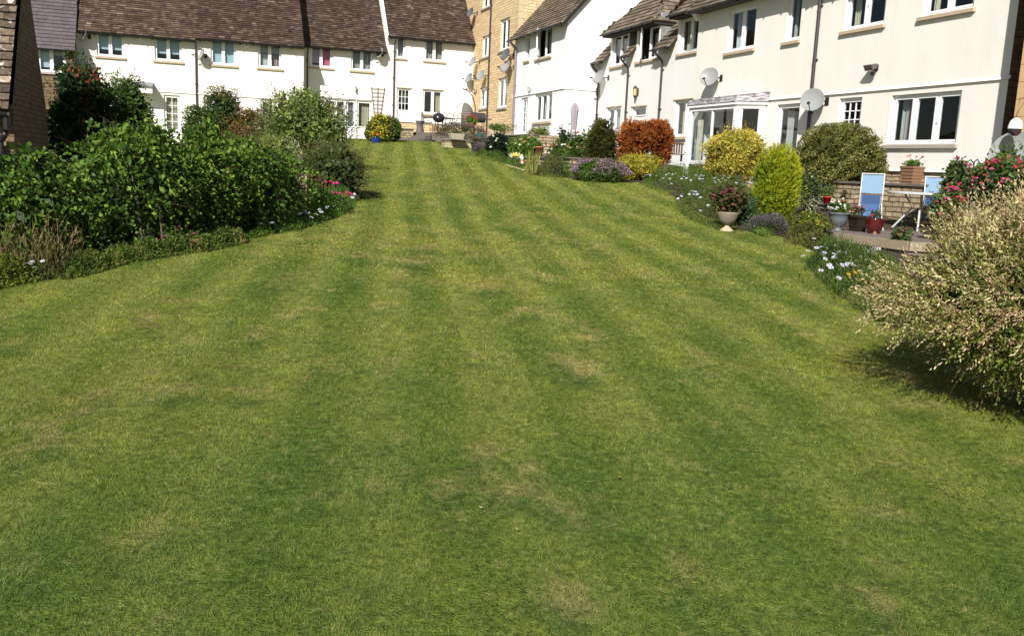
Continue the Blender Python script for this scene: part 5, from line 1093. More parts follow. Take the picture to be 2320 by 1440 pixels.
b = stand(997, 40.2, PZ); t = thing('patio_table', 'round dark metal patio table behind the kettle barbecue', 'table', b); m = MB(); m.lathe((b[0], b[1], b[2]+.7), [(.004, 0), (.5, 0), (.51, .012), (.5, .025), (.004, .025)], 24); m.build('table_top', m_metal, t)
for a in (0.6, 2.2, 3.7, 5.3): m = MB(); m.tube([(b[0]+.34*math.cos(a), b[1]+.34*math.sin(a), PZ), (b[0]+.2*math.cos(a), b[1]+.2*math.sin(a), PZ+.35), (b[0]+.3*math.cos(a), b[1]+.3*math.sin(a), PZ+.7)], .013, 6, world=True); m.build('leg', m_metal, t)
b = stand(993, 38.4, PZ); t = thing('kettle_barbecue', 'black domed kettle barbecue on thin legs', 'barbecue', b); c = (b[0], b[1], b[2]+.62)
m = MB(); m.lathe(c, [(.004, -.2), (.14, -.17), (.23, -.08), (.265, 0)], 24); m.build('bowl', m_metal, t, smooth=True); m = MB(); m.lathe(c, [(.27, .005), (.25, .08), (.17, .17), (.06, .21), (.004, .215)], 24); lid = m.build('lid', M('bbq_enamel', (.02, .02, .022), .25, bump=0), t, smooth=True)
m = MB(); m.tube([(c[0]-.06, c[1], c[2]+.2), (c[0]-.05, c[1], c[2]+.27), (c[0]+.05, c[1], c[2]+.27), (c[0]+.06, c[1], c[2]+.2)], .01, 6, world=True); m.build('handle', m_metal, lid)
for a in (.5, 2.6, 4.7): m = MB(); m.tube([(c[0]+.24*math.cos(a), c[1]+.24*math.sin(a), PZ), (c[0]+.15*math.cos(a), c[1]+.15*math.sin(a), c[2]-.15)], .012, 6, world=True); m.build('leg', m_metal, t)
m = MB(); m.box(c[0]-.62, c[0]-.28, -c[1]-.15, -c[1]+.15, c[2]-.02, c[2]+.01); m.box(c[0]+.28, c[0]+.6, -c[1]-.15, -c[1]+.15, c[2]-.02, c[2]+.01); m.build('side_shelf', m_metal, t)
# hanging egg chair
b = stand(1048, 39.2, PZ); t = thing('egg_chair', 'grey wicker egg chair hanging from a curved metal stand', 'chair', b); f = Pl(b[:2], (.93, -.36)); m_wick = M('wicker', (.19, .165, .135), .85, var=.35, scale=40, bump=.8, bscale=90, bdist=.01)
m = MB(f); n1, n2 = 16, 14; grid_ = []
for i in range(n1+1):
    th_ = math.pi*(.04+.92*i/n1)
    grid_.append([(.40*math.sin(th_)*math.cos(ph)+.05, .38*math.sin(th_)*math.sin(ph), PZ+.72+.60*math.cos(th_)) for ph in np.linspace(-1.45, 1.45, n2+1)])
for i in range(n1):
    for j in range(n2): m.quad(grid_[i][j], grid_[i+1][j], grid_[i+1][j+1], grid_[i][j+1])
o = m.build('basket', m_wick, t, smooth=True); sm_ = o.modifiers.new('thick', 'SOLIDIFY'); sm_.thickness = .025
m = MB(f); m.tube([grid_[i][0] for i in range(n1+1)]+[grid_[i][n2] for i in range(n1, -1, -1)]+[grid_[0][0]], .017, 6); m.build('basket_rim', m_wick, t)
m = MB(f); m.tube([(-.2, .35, PZ+.02), (-.42, .12, PZ+.35), (-.42, .1, PZ+.8), (-.22, .1, PZ+1.2), (-.02, .08, PZ+1.32)], .02, 6); m.build('front_hoop', m_dishm, t)
m = MB(f); m.tube([(.5, -.1, PZ+.02), (.56, -.05, PZ+.6), (.54, -.03, PZ+1.2), (.42, 0, PZ+1.6), (.2, 0, PZ+1.84), (-.05, 0, PZ+1.92)], .024, 8); m.lathe(f.W(.3, 0, PZ), [(.004, .03), (.5, .03), (.5, 0)], 24); m.build('stand', m_metal, t)
m = MB(f); m.tube([(0, 0, PZ+1.9), (.05, 0, PZ+1.32)], .006, 5); m.build('chain', m_metal, t)
b = stand(1082, 37.6, PZ); t = thing('barrel_barbecue', 'black barrel barbecue beside the stone wall', 'barbecue', b); f = Pl(b[:2], (.95, .3)); m = MB(f); c0 = (0, 0, PZ+.62)
m.tube([(-.28, 0, PZ+.66), (.28, 0, PZ+.66)], .2, 18); m.build('drum', M('drum_black', (.04, .038, .038), .5), t)
for a, q in ((-.22, .16), (.22, .16), (-.22, -.16), (.22, -.16)): m = MB(f); m.tube([(a, q*1.2, PZ), (a, q*.8, PZ+.55)], .014, 6); m.build('leg', m_metal, t)
m = MB(f); m.box(.28, .55, -.16, .16, PZ+.6, PZ+.625); m.build('side_shelf', m_metal, t)
# planting along the patio front
def lav(label, box, Y, n, pal=None, ry=None, fl=(.15, .11, .14), **kw):
    c, r = bbox(*box, Y); zb = c[2]-r[2]; t = thing('lavender', label, 'lavender', (c[0], c[1], zb), 'lavender bushes')
    a = blob(c, (r[0], ry or r[1], r[2]), n, (.05, .008), pal or [((.05, .06, .03), 3), ((.09, .10, .05), 2)], out=1.4, rnd=.5, droop=-.8, seed=int(box[0]), shell=.3, p=2.6)
    b_ = blob((c[0], c[1], c[2]+r[2]*.25), (r[0]*1.05, (ry or r[1])*1.05, r[2]*.95), int(n*.55), (.05, .012), [(fl, 3), (tuple(x*1.5 for x in fl), 1)], out=1.5, rnd=.3, droop=-1.2, seed=int(box[0])+1, shell=.1, gaps=.6); leaves('foliage', [a], t); leaves('flower_spikes', [b_], t, m_petal); return t
lav('long brownish lavender hedge in front of the barbecues', (980, 283, 1098, 318), 35.8, 5500, ry=.5, fl=(.13, .085, .085))
lav('small grey mauve lavender spilling at the end of the low stone wall', (1074, 328, 1110, 362), 31, 1600, ry=.3)
b = at(1034, 317, 33.1); t = thing('stone_trough', 'weathered stone trough on the low honey wall', 'planter', b); f = Pl(b[:2], UL); m = MB(f); z = b[2]
m.hexa([(-.22, -.16, z), (.22, -.16, z), (.22, .16, z), (-.22, .16, z)], [(-.27, -.2, z+.22), (.27, -.2, z+.22), (.27, .2, z+.22), (-.27, .2, z+.22)]); m.build('trough', M('trough_stone', (.36, .32, .24), .95, var=.3, scale=12, bump=.6), t, bevel=.02)
leaves('foliage', [blob((b[0], b[1], z+.24), (.24, .16, .1), 400, (.05, .012), G_GREY, seed=41, shell=.5, droop=-1)], t)
b = at(1087, 315, 33.3); t = thing('watering_can', 'dark green watering can on the wall end', 'watering can', b); m = MB(); m.lathe(b, [(.004, 0), (.12, 0), (.12, .19), (.1, .21), (.004, .2)], 18); m.build('can_body', M('green_tin', (.015, .07, .06), .4), t); m = MB(); m.tube([(b[0]-.1, b[1], b[2]+.05), (b[0]-.3, b[1], b[2]+.26)], .014, 6, world=True); m.build('spout', m_metal, t); m = MB(); m.tube([(b[0]+.11, b[1], b[2]+.05), (b[0]+.2, b[1], b[2]+.16), (b[0]+.08, b[1], b[2]+.26), (b[0]-.05, b[1], b[2]+.21)], .01, 6, world=True); m.build('handle', m_metal, t)
t = pot('flower_pot', 'pot of bright red geraniums before the barrel barbecue', at(1068, 290, 36.6), [(.004, 0), (.09, 0), (.13, .2), (.14, .21), (.12, .2)], m_terra); b = t.location
leaves('foliage', [blob((b.x, b.y, b.z+.3), (.25, .22, .16), 600, (.06, .045), G_BRIGHT, seed=43, shell=.4)], t)
for i, (dx, dz) in enumerate(((-.16, .42), (-.06, .5), (.05, .46), (.17, .42), (.22, .34), (-.22, .34), (.1, .38))): flower(t, (b.x+dx, b.y-.12, b.z+dz), .055, 'cluster', (.60, .015, .05), i)
b = at(1078, 343, 31.2); t = thing('flower_pot', 'small black tub of mixed flowers at the corner of the low wall', 'plant pot', b); m = MB(); m.lathe(b, [(.004, 0), (.13, 0), (.18, .26), (.2, .27), (.17, .26)], 18); m.build('pot', m_metal, t); leaves('foliage', [blob((b[0], b[1], b[2]+.36), (.24, .2, .15), 600, (.05, .02), G_OLIVE, seed=44, shell=.5)], t)
for i in range(4): flower(t, (b[0]-.1+.1*i, b[1]-.15, b[2]+.42+.03*(i % 2)), .035, 'cluster', (.45, .08, .12), i)
b = at(1128, 309, 34.6); t = thing('stone_trough', 'pale stone trough planted with green herbs before the flats', 'planter', b); f = Pl(b[:2], UL); m = MB(f); z = b[2]-.05; m.box(-.38, .38, -.16, .16, z, z+.25); m.build('trough', M('trough_pale', (.40, .32, .22), .95, var=.3, scale=12, bump=.5), t, bevel=.02)
leaves('foliage', [blob((b[0], b[1], z+.36), (.5, .25, .17), 1300, (.07, .035), G_MID, seed=45, shell=.4, amp=.3)], t)
def rosebush(label, box, Y, n, flowers, pal=G_MID, leaf=(.065, .04), base='g', r=.045, **kw):
    t, c, rad = shrub('rose_bush', label, 'rose bush', box, Y, n, leaf, pal, base=base, group='rose bushes', nst=7, **kw)
    for i, (px, py, col) in enumerate(flowers): flower(t, atY(px, py, Y-rad[1]*.8), r*random.uniform(.85, 1.15), 'rose', col, i)
    return t
WH, PK, OR, CR, PC = (.85, .84, .76), (.75, .35, .38), (.80, .10, .04), (.80, .72, .50), (.72, .42, .28)
rosebush('dark leaved rose bush with a few white roses at the bend of the lawn', (1102, 302, 1156, 366), 29.3, 3600, [(1117, 309, WH), (1126, 315, WH), (1117, 301, WH), (1124, 320, WH), (1146, 326, WH), (1112, 334, WH)], pal=[((.008, .018, .006), 3), ((.018, .038, .012), 2), ((.05, .07, .04), .5)], shell=.18)
rosebush('sprawling light green rose bush with pink and peach blooms by the stone coping', (1150, 312, 1232, 384), 28.2, 4800, [(1203, 307, PK), (1208, 303, PK), (1198, 313, PC), (1180, 317, PK), (1187, 323, PC), (1178, 329, WH), (1197, 328, WH), (1212, 335, CR), (1226, 334, CR), (1190, 321, PC), (1168, 326, CR)], pal=G_BRIGHT, shell=.35, amp=.25, ry=.7)
shrub('round_bush', 'neat rounded light green bush under the kitchen window of the gabled house', 'bush', (1192, 285, 1248, 330), 31.5, 3800, (.06, .02), [((.06, .09, .015), 2), ((.14, .17, .025), 3), ((.20, .22, .04), 1)], shell=.14, seed=50)
rosebush('rose bush with orange and white blooms left of the closed parasol', (1240, 318, 1292, 392), 26.6, 2800, [(1247, 331, OR), (1241, 337, WH), (1250, 338, WH), (1236, 347, WH), (1261, 329, PK), (1274, 329, WH), (1280, 328, WH), (1244, 348, WH)], shell=.4, amp=.25)
rosebush('tall rose bush with red and white blooms beside the parasol foot', (1284, 300, 1330, 380), 25.6, 2900, [(1299, 299, WH), (1309, 301, OR), (1322, 300, WH), (1316, 304, WH), (1287, 333, PC), (1308, 334, PK), (1292, 335, CR), (1325, 336, PK)], pal=G_MID, shell=.4, amp=.25)
rosebush('airy dark rose stems against the white gable wall', (1262, 284, 1292, 345), 27.8, 1300, [(1270, 337, WH)], pal=G_DARK, shell=.6, amp=.3)
shrub('climbing_plant', 'loose pale green climber at the foot of the white gable', 'plant', (1318, 288, 1350, 350), 27.5, 1100, (.05, .03), G_BRIGHT, seed=52, shell=.5, amp=.3)
# closed parasol
b0_ = stand(1299, 28.6, 2.0); t = thing('closed_parasol', 'closed grey parasol standing among the roses', 'parasol', b0_); top = at(1300, 233, 28.6); bot = at(1296, 318, 28.6)
m = MB(); m.tube([b0_, top], .022, 8, world=True); m.build('pole', m_wmetal, t); hh = top[2]-bot[2]; m = MB(); m.lathe((b0_[0], b0_[1], bot[2]), [(.13, 0), (.10, hh*.1), (.075, hh*.25), (.085, hh*.5), (.105, hh*.78), (.075, hh*.92), (.035, hh), (.004, hh)], 40, flute=.22, nf=8); m.build('canopy', M('mauve_canopy', (.30, .27, .30), .9, bump=.3), t, smooth=True)
m = MB(); m.hexa([(b0_[0]+.05, -b0_[1]+.05, bot[2]+hh*.82), (b0_[0]+.16, -b0_[1]+.05, bot[2]+hh*.76), (b0_[0]+.16, -b0_[1]+.09, bot[2]+hh*.76), (b0_[0]+.05, -b0_[1]+.09, bot[2]+hh*.82)], [(b0_[0]+.03, -b0_[1]+.05, bot[2]+hh*.96), (b0_[0]+.1, -b0_[1]+.05, bot[2]+hh*.92), (b0_[0]+.1, -b0_[1]+.09, bot[2]+hh*.92), (b0_[0]+.03, -b0_[1]+.09, bot[2]+hh*.96)]); m.build('canopy_flap', bpy.data.materials['mauve_canopy'], t)
# sunflower shaped bird bath, figurine, pots
b = at(1167, 376, 26.2); b = (b[0], b[1], float(G(b[0], b[1]))); t = thing('bird_bath', 'bird bath shaped like a yellow and white flower', 'bird bath', b); cz = at(1167, 359, 26.2)[2]
m = MB(); m.lathe(b, [(.004, 0), (.1, 0), (.04, .04), (.035, cz-b[2]-.02), (.08, cz-b[2])], 14); m.build('pedestal', m_stem, t)
m = MB(); n = 13
for ring, (ro_, ri, h, cc) in enumerate(((.22, .09, .015, (.66, .64, .48)), (.15, .03, .04, (.62, .50, .08)))):
    for i in range(n):
        a = (i+ring*.5)*2*math.pi/n; e = lambda an, rr, hh_: (b[0]+math.cos(an)*rr, b[1]+math.sin(an)*rr*.9, cz+.02+hh_+math.sin(an)*rr*.42); m.col = cc; m.wq(e(a-.1, ri, h), e(a-.22, (ro_+ri)/2, h+.02), e(a, ro_, h+.07), e(a+.22, (ro_+ri)/2, h+.02), e(a+.1, ri, h))
m.build('flower_bowl', m_petal, t)
b = at(1182, 379, 25.8); b = (b[0], b[1], float(G(b[0], b[1]))); t = thing('garden_figurine', 'small terracotta and white garden figurine beside the flower shaped bird bath', 'figurine', b); m = MB(); m.lathe(b, [(.004, 0), (.08, 0), (.09, .08), (.06, .17), (.004, .18)], 14); m.build('body', m_terra, t, smooth=True); m = MB(); c = (b[0], b[1], b[2]+.2)
m.lathe(c, [(.004, -.05), (.045, -.03), (.05, .0), (.04, .035), (.004, .05)], 12); m.build('head', M('pale_face', (.55, .42, .34), .8), t, smooth=True); m = MB(); m.lathe(c, [(.055, .02), (.03, .07), (.004, .13)], 12); m.build('hat', m_upvc, t, smooth=True)
m = MB(); m.lathe((b[0]-.0, b[1]-.07, b[2]+.1), [(.004, -.05), (.04, 0), (.004, .05)], 10); m.build('beard', m_upvc, t, smooth=True)
def tpot(label, px, py, Y, r, h, mat=m_terra, pal=G_MID, n=400, fl=None, lr=1.3, lh=.5, base=None, name='flower_pot', leafs=(.05, .03), fr_=.035, nfl=5, kind='cluster'):
    b = at(px, py, Y); z = b[2] if base is None else base; b = (b[0], b[1], z)
    t = pot(name, label, b, [(.004, 0), (r*.68, 0), (r*.95, h*.85), (r*1.05, h*.85), (r*1.08, h), (r*.95, h), (r*.9, h*.85)], mat, group='pots of flowers')
    leaves('foliage', [blob((b[0], b[1], z+h+r*lh*.8), (r*lr, r*lr, r*lh+.03), n, leafs, pal, seed=int(px+py), shell=.5, amp=.25)], t)
    if fl:
        for i in range(nfl): a = i*2.4; flower(t, (b[0]+math.cos(a)*r*lr*.8, b[1]-abs(math.sin(a))*r*lr*.9, z+h+r*lh*(1.1+.5*math.sin(i*1.7))), fr_, kind, fl, i)
    return t
tpot('terracotta pot standing on the little stone wall among the roses', 1221, 352, 27.4, .14, .26, n=250)
tpot('second terracotta pot half hidden behind the rose stems', 1271, 352, 27.2, .12, .2, n=250)
fy = Pl(at(1190, 378, 27.6)[:2], UR); gwall('crumbling little stone wall under the terracotta pots', fy, -.5, 3.4, -.25, 0, 1.5, atY(1225, 356, 27.6)[2])
t = thing('iris_clump', 'tall yellow green sword shaped leaves at the front of the rose bed', 'plant', at(1203, 397, 24.4)); b = ground(1203, 397); gr = np.random.default_rng(60); n = 75
B = np.stack([b[0]+gr.normal(size=n)*.05, b[1]+gr.normal(size=n)*.06, np.full(n, b[2])], 1); A = unit(np.stack([gr.normal(size=n)*.22, gr.normal(size=n)*.12, np.ones(n)], 1)); leaves('foliage', [(leafmesh(B, A, unit(gr.normal(size=(n, 3))*.3+np.array([0, -1, 0])), .55, .028, gr), colours(n, [((.14, .17, .035), 2), ((.26, .25, .07), 2)], gr))], t)
edge_ = gpoly([(1190, 394), (1230, 400), (1290, 404), (1295, 385), (1230, 380), (1190, 380)])
for lab, pp_, n, pal_, hh_, lf in (('low yellow green cushion plants below the rose bed wall', [(1218, 400), (1262, 403), (1292, 404), (1290, 376), (1240, 374), (1215, 380)], 4200, G_OLIVE, .32, (.05, .025)), ('dark green low plants under the white rose bush', [(1076, 356), (1110, 366), (1148, 374), (1150, 360), (1110, 350), (1080, 346)], 2500, G_MID, .16, (.05, .02)), ('pale green leaves beside the white stone edging', [(1140, 374), (1165, 378), (1185, 384), (1188, 372), (1150, 366)], 900, G_BRIGHT, .12, (.05, .03))):
    P_ = gpoly(pp_); t = thing('ground_cover', lab, 'plant', (P_[0][0], P_[0][1], float(G(*P_[0])))); V, C, _h = patch(P_, n, lf, pal_, h=hh_, seed=len(lab)); leaves('foliage', [(V, C)], t)
t = thing('edging_stones', 'row of small pale edging stones before the flower shaped bird bath', 'stones', tuple(ground(1160, 379)))
for i in range(9):
    p = ground(1146+i*5, 374+i*1.5); m = MB(); m.lathe((p[0], p[1], p[2]), [(.004, -.02), (.026, -.01), (.030, .01), (.02, .025), (.004, .028)], 9, sx=1.2); m.build('stone', m_sill, t)
# conifers
shrub('olive_conifer', 'bushy olive green conifer between the roses and the orange conifer', 'conifer', (1318, 268, 1410, 374), 24.6, 9000, (.06, .014), [((.025, .03, .006), 2), ((.06, .065, .01), 3), ((.12, .115, .02), 2)], out=1.5, rnd=.4, droop=-.5, taper=.34, amp=.12, freq=4, shell=.2, seed=62, gaps=.5)
t = thing('orange_conifer', 'browned orange conifer hedge with a gap near its right side', 'conifer', (3.2, 24.2, 1.6)); OC = [((.10, .022, .008), 2), ((.22, .06, .014), 3), ((.36, .13, .03), 2)]; pr = []
for (x0, y0, x1, y1, n, sd) in ((1400, 276, 1470, 368, 5200, 63), (1444, 272, 1524, 345, 6000, 64), (1480, 322, 1520, 374, 1400, 65)):
    c, r = bbox(x0, y0, x1, y1, 24.2); pr.append(blob(c, (r[0], .45, r[2]), n, (.075, .018), OC, p=2.7, out=.9, rnd=.55, droop=-.35, amp=.10, freq=3.5, shell=.16, seed=sd, gaps=.5, gf=6, fieldz=.5, fill=.35))
leaves('foliage', pr, t, m_dry); stems(t, (3.25, 24.2, 2.2), (.5, .3, .5), float(G(3.2, 24.2)), 8, .03, 5)
# aster, spirea
t, c, r = shrub('aster_bush', 'wide mound of dusty lilac flowers over dark green leaves at the lawn edge', 'flowers', (1292, 362, 1420, 416), 22.0, 5200, (.045, .018), G_MID, seed=66, amp=.1, ry=.5, shell=.2)
leaves('blossom', [blob((c[0], c[1]-.02, c[2]+r[2]*.18), (r[0]*1.03, .53, r[2]*.92), 7000, (.022, .022), [((.26, .15, .23), 2), ((.38, .25, .34), 2), ((.14, .09, .10), 1)], seed=67, shell=.05, gaps=.62, gf=6, zmin=c[2]-r[2]*.15)], t, m_petal)
shrub('golden_spirea', 'yellow leaved spreading shrub beneath the orange conifer', 'shrub', (1388, 348, 1500, 412), 22.8, 7500, (.05, .022), [((.12, .14, .015), 1.5), ((.32, .29, .03), 3), ((.46, .38, .06), 2)], seed=68, amp=.2, ry=.55, shell=.25)
# bench and white post
b = at(1528, 372, 25.2); t = thing('wooden_bench', 'small red brown slatted bench right of the orange conifer', 'bench', b); f = Pl(b[:2], (.95, .25)); z = b[2]
m = MB(f); 
for i in range(8): m.box(-.27+i*.075, -.235+i*.075, -.2, -.17, z+.3, z+.55)
m.box(-.3, .32, -.21, -.16, z+.54, z+.6); m.build('backrest', m_wood, t); m = MB(f)
for i in range(4): m.box(-.3, .32, -.15+i*.09, -.08+i*.09, z+.26, z+.285)
m.build('seat', m_wood, t)
for a, q in ((-.27, -.17), (.27, -.17), (-.27, .15), (.27, .15)): m = MB(f); m.box(a-.02, a+.02, q-.02, q+.02, z, z+.26); m.build('leg', m_wood, t)
b = at(1553, 390, 24.6); tp = at(1556, 306, 24.6); t = thing('white_post', 'slim white post with a rail at the left end of the cream house', 'post', b); f = Pl(b[:2], UL); m = MB(f); m.box(-.05, .05, -.05, .05, b[2]-.1, tp[2]); m.box(-.065, .065, -.065, .065, at(1556, 345, 24.6)[2], at(1556, 341, 24.6)[2]); m.build('post', m_upvc, t); m = MB(f); zr = at(1550, 371, 24.6)[2]; m.box(-.6, -.05, -.02, .02, zr, zr+.05); m.build('rail', m_wmetal, t)
# daisy beds on the right
def daisies(label, poly, n, h, flowers, Yof, r=.029, pal=None, seed=1, leaf=(.055, .011), col=(.72, .70, .84), amp=.35):
    P_ = gpoly(poly); cx = sum(p[0] for p in P_)/len(P_); cy = sum(p[1] for p in P_)/len(P_); t = thing('daisy_bed', label, 'flower bed', (cx, cy, float(G(cx, cy))), 'beds of pale african daisies')
    V, C, hf = patch(P_, n, leaf, pal or [((.05, .085, .012), 2), ((.095, .155, .022), 3), ((.16, .20, .04), 1)], h=h, seed=seed, amp=amp); leaves('foliage', [(V, C)], t); m = MB()
    for i, (px, py) in enumerate(flowers):
        p = None
        for k in np.arange(5, Yof+2.5, .05):      # where the sight line meets the flower height
            q = atY(px, py, k)
            p = q
            if q[2] <= float(G(q[0], q[1]))+h+.04: break
        flower(t, p, r, 'daisy', col, i, stem=(p[0], p[1]+.02, float(G(p[0], p[1]))+.02))
    return t
rg = random.Random(11)
F1 = [(1460, 400), (1466, 396), (1473, 397), (1487, 398), (1496, 408), (1502, 404), (1506, 402), (1509, 396), (1515, 393), (1521, 416), (1524, 395), (1518, 405), (1536, 400), (1541, 401), (1544, 405), (1549, 400), (1555, 404), (1560, 402), (1583, 400), (1588, 397), (1585, 405), (1592, 405), (1594, 398), (1619, 403), (1618, 410), (1621, 414), (1628, 408), (1632, 413), (1641, 398), (1644, 408), (1650, 403), (1637, 405), (1565, 408), (1531, 393), (1576, 397)]
daisies('upper bed of white daisies in front of the cream house corner', [(1452, 408), (1464, 424), (1500, 436), (1550, 442), (1600, 440), (1660, 430), (1690, 404), (1600, 398), (1520, 396)], 15000, .30, F1, 20, seed=70)
F2 = [(1566, 433), (1571, 433), (1576, 434), (1595, 432), (1605, 428), (1614, 428), (1546, 440), (1544, 444), (1562, 440), (1572, 440), (1580, 440), (1587, 447), (1597, 452), (1607, 452), (1604, 465), (1587, 477), (1536, 450), (1629, 441), (1660, 460), (1668, 414), (1700, 414), (1705, 417), (1682, 436), (1650, 428)]
daisies('lower bed of white daisies behind the stone urn', [(1534, 474), (1556, 496), (1600, 514), (1630, 524), (1700, 508), (1705, 436), (1640, 425), (1560, 432), (1532, 446)], 19000, .30, F2, 16, seed=71, pal=[((.04, .065, .012), 2), ((.075, .11, .02), 3), ((.14, .15, .04), 1)])
F3 = [(1818, 580), (1831, 568), (1850, 561), (1861, 559), (1873, 562), (1868, 572), (1866, 577), (1870, 586), (1890, 583), (1890, 575), (1895, 556), (1900, 570), (1918, 553), (1923, 558), (1924, 565), (1929, 548), (1920, 572), (1943, 572), (1950, 556), (1955, 560), (1962, 566), (1966, 570), (1972, 565), (1978, 570), (1984, 568), (1980, 562), (1958, 564), (1946, 580), (1879, 600), (1883, 605), (1914, 600), (1920, 598), (1928, 598), (1935, 600), (1860, 612), (1901, 629), (1965, 588), (1990, 563), (1908, 600), (1845, 540)]
t = daisies('straggling near bed of lilac white daisies beside the pale willow bush', [(1824, 598), (1850, 630), (1900, 670), (1960, 712), (2015, 750), (2080, 720), (2060, 640), (2000, 612), (1930, 598), (1870, 586)], 15000, .22, F3, 8.6, seed=72, r=.030, leaf=(.085, .009), pal=[((.035, .065, .012), 2), ((.07, .12, .02), 3), ((.16, .17, .05), 1.5)], amp=.5)
for i, (px, py) in enumerate(((1923, 621), (1938, 617), (1953, 690), (1958, 575), (1972, 572), (1984, 564))): flower(t, atY(px, py, 9.0 if py > 600 else 11), .022, 'daisy', (.75, .42, .02), i+50)
for lab, pp_, n, pal_, hh_, lf in (('grey green perennials filling the bed behind the stone urn', [(1640, 440), (1700, 450), (1712, 405), (1640, 402)], 5200, G_GREY, .34, (.05, .02)), ('mixed green edging plants between the lavender and the daisies', [(1776, 548), (1822, 560), (1850, 575), (1880, 560), (1850, 540), (1790, 530)], 3600, G_OLIVE, .14, (.045, .016)), ('low leafy plants round the foot of the lime conifer', [(1690, 520), (1712, 532), (1740, 540), (1760, 520), (1700, 500)], 2600, G_MID, .14, (.05, .022)), ('reddish seed heads and grasses below the cream house corner', [(1560, 404), (1655, 402), (1650, 392), (1565, 392)], 3000, [((.16, .12, .07), 2), ((.24, .15, .12), 2), ((.10, .12, .03), 2)], .22, (.05, .012)), ('tangle of green stems and leaves at the foot of the roses', [(1230, 396), (1300, 402), (1330, 380), (1320, 366), (1240, 372)], 5200, G_MID, .34, (.05, .025))):
    P_ = gpoly(pp_); t = thing('ground_cover', lab, 'plant', (P_[0][0], P_[0][1], float(G(*P_[0])))); V, C, _h = patch(P_, n, lf, pal_, h=hh_, seed=len(lab), amp=.6); leaves('foliage', [(V, C)], t)
# urn with valerian
b = tuple(float(v) for v in ground(1646, 524)); t = thing('stone_urn', 'fluted stone urn on a footed base at the lawn edge, filled with pink flowers', 'urn', b); k = 1/139.; m = MB()
m.lathe(b, [(.004, 0), (.11, 0), (.105, .025), (.04, .075), (.035, .10), (.05, .115)], 20); m.build('pedestal', m_sill, t, smooth=True)
m = MB(); m.lathe((b[0], b[1], b[2]+.105), [(.04, 0), (.085, .02), (.13, .07), (.155, .135), (.163, .16), (.17, .175), (.175, .19), (.157, .19), (.145, .16), (.004, .15)], 48, flute=.03, nf=16); m.build('bowl', M('urn_stone', (.21, .18, .125), .95, var=.35, scale=14, bump=.4), t, smooth=True)
t, c, r = shrub('valerian', 'loose dark pink valerian growing out of the stone urn', 'flowers', (1608, 415, 1700, 482), 14.6, 1500, (.06, .016), G_OLIVE, base=b[2]+.26, seed=73, shell=.6, nst=8, ry=.25)
rgx = random.Random(3)
for i in range(34): flower(t, atY(rgx.gauss(1648, 20), rgx.gauss(446, 17), 14.4), rgx.uniform(.018, .03), 'cluster', (.24, .055, .08) if i % 3 else (.36, .09, .15), i)
shrub('grey_leaved_shrub', 'blue green leafy shrub between the urn and the lime conifer', 'shrub', (1660, 440, 1712, 530), 15.0, 3000, (.05, .022), [((.03, .06, .02), 2), ((.065, .12, .045), 3), ((.12, .17, .08), 1)], seed=74, shell=.3, ry=.25)
shrub('lime_conifer', 'bright lime green upright conifer in front of the dome shaped bush', 'conifer', (1702, 332, 1812, 512), 15.2, 15000, (.055, .010), [((.06, .10, .006), 1.5), ((.19, .26, .010), 3), ((.38, .40, .02), 2.5)], out=.9, rnd=.45, droop=-1.0, p=2.6, taper=.2, amp=.10, freq=4, shell=.16, seed=75, gaps=.35, fieldz=.6, ry=.38)
lav('grey green lavender mound below the lime conifer', (1704, 492, 1780, 542), 14.2, 3200, ry=.28, fl=(.10, .09, .105))
shrub('dome_bush', 'large clipped dome of olive green variegated leaves against the cream house', 'bush', (1804, 277, 1998, 462), 18.9, 28000, (.040, .022), [((.05, .06, .012), 2), ((.13, .14, .03), 3), ((.30, .29, .10), 2)], p=2.35, amp=.03, freq=3, shell=.09, seed=76, gaps=.15, gf=11, ry=.8, spr=.08)
shrub('gold_bush', 'rounded bush of gold and green leaves before the bay window', 'bush', (1600, 294, 1738, 402), 21.5, 15000, (.05, .028), G_GOLD, p=2.2, amp=.09, freq=3.5, shell=.18, seed=77, gaps=.45, gf=8, ry=.65, base=1.5, spr=1.6)
shrub('white_edged_shrub', 'small shrub with white edged leaves beside the red pots', 'shrub', (1812, 392, 1858, 482), 16.6, 3000, (.045, .022), [((.03, .05, .015), 3), ((.06, .10, .03), 3), ((.42, .42, .30), 1)], seed=78, shell=.25, ry=.25)
t, c, r = shrub('marigold_mound', 'mound of small yellow orange flowers at the foot of the deck', 'flowers', (1782, 478, 1888, 560), 13.9, 5200, (.035, .014), [((.06, .09, .015), 2), ((.13, .16, .02), 3)], seed=79, shell=.3, ry=.3, amp=.2)
for i in range(46): flower(t, atY(rgx.gauss(1842, 20), rgx.gauss(512, 14), 13.6), .014, 'daisy', (.70, .34, .01) if i % 2 else (.62, .45, .02), i)
# red pots on the ledge
tpot('bright red plastic pot on the stone ledge with purple flowers', 1874, 449, 17.3, .085, .13, m_red, n=500, fl=(.22, .10, .30), lh=1.4, lr=1.8, base=1.2, fr_=.018, leafs=(.04, .02))
tpot('smaller orange red pot right of the bright red one', 1911, 449, 17.2, .065, .07, M('orange_plastic', (.45, .07, .02), .4), n=350, lh=1.8, lr=1.5, base=1.2, pal=G_OLIVE, leafs=(.04, .02))
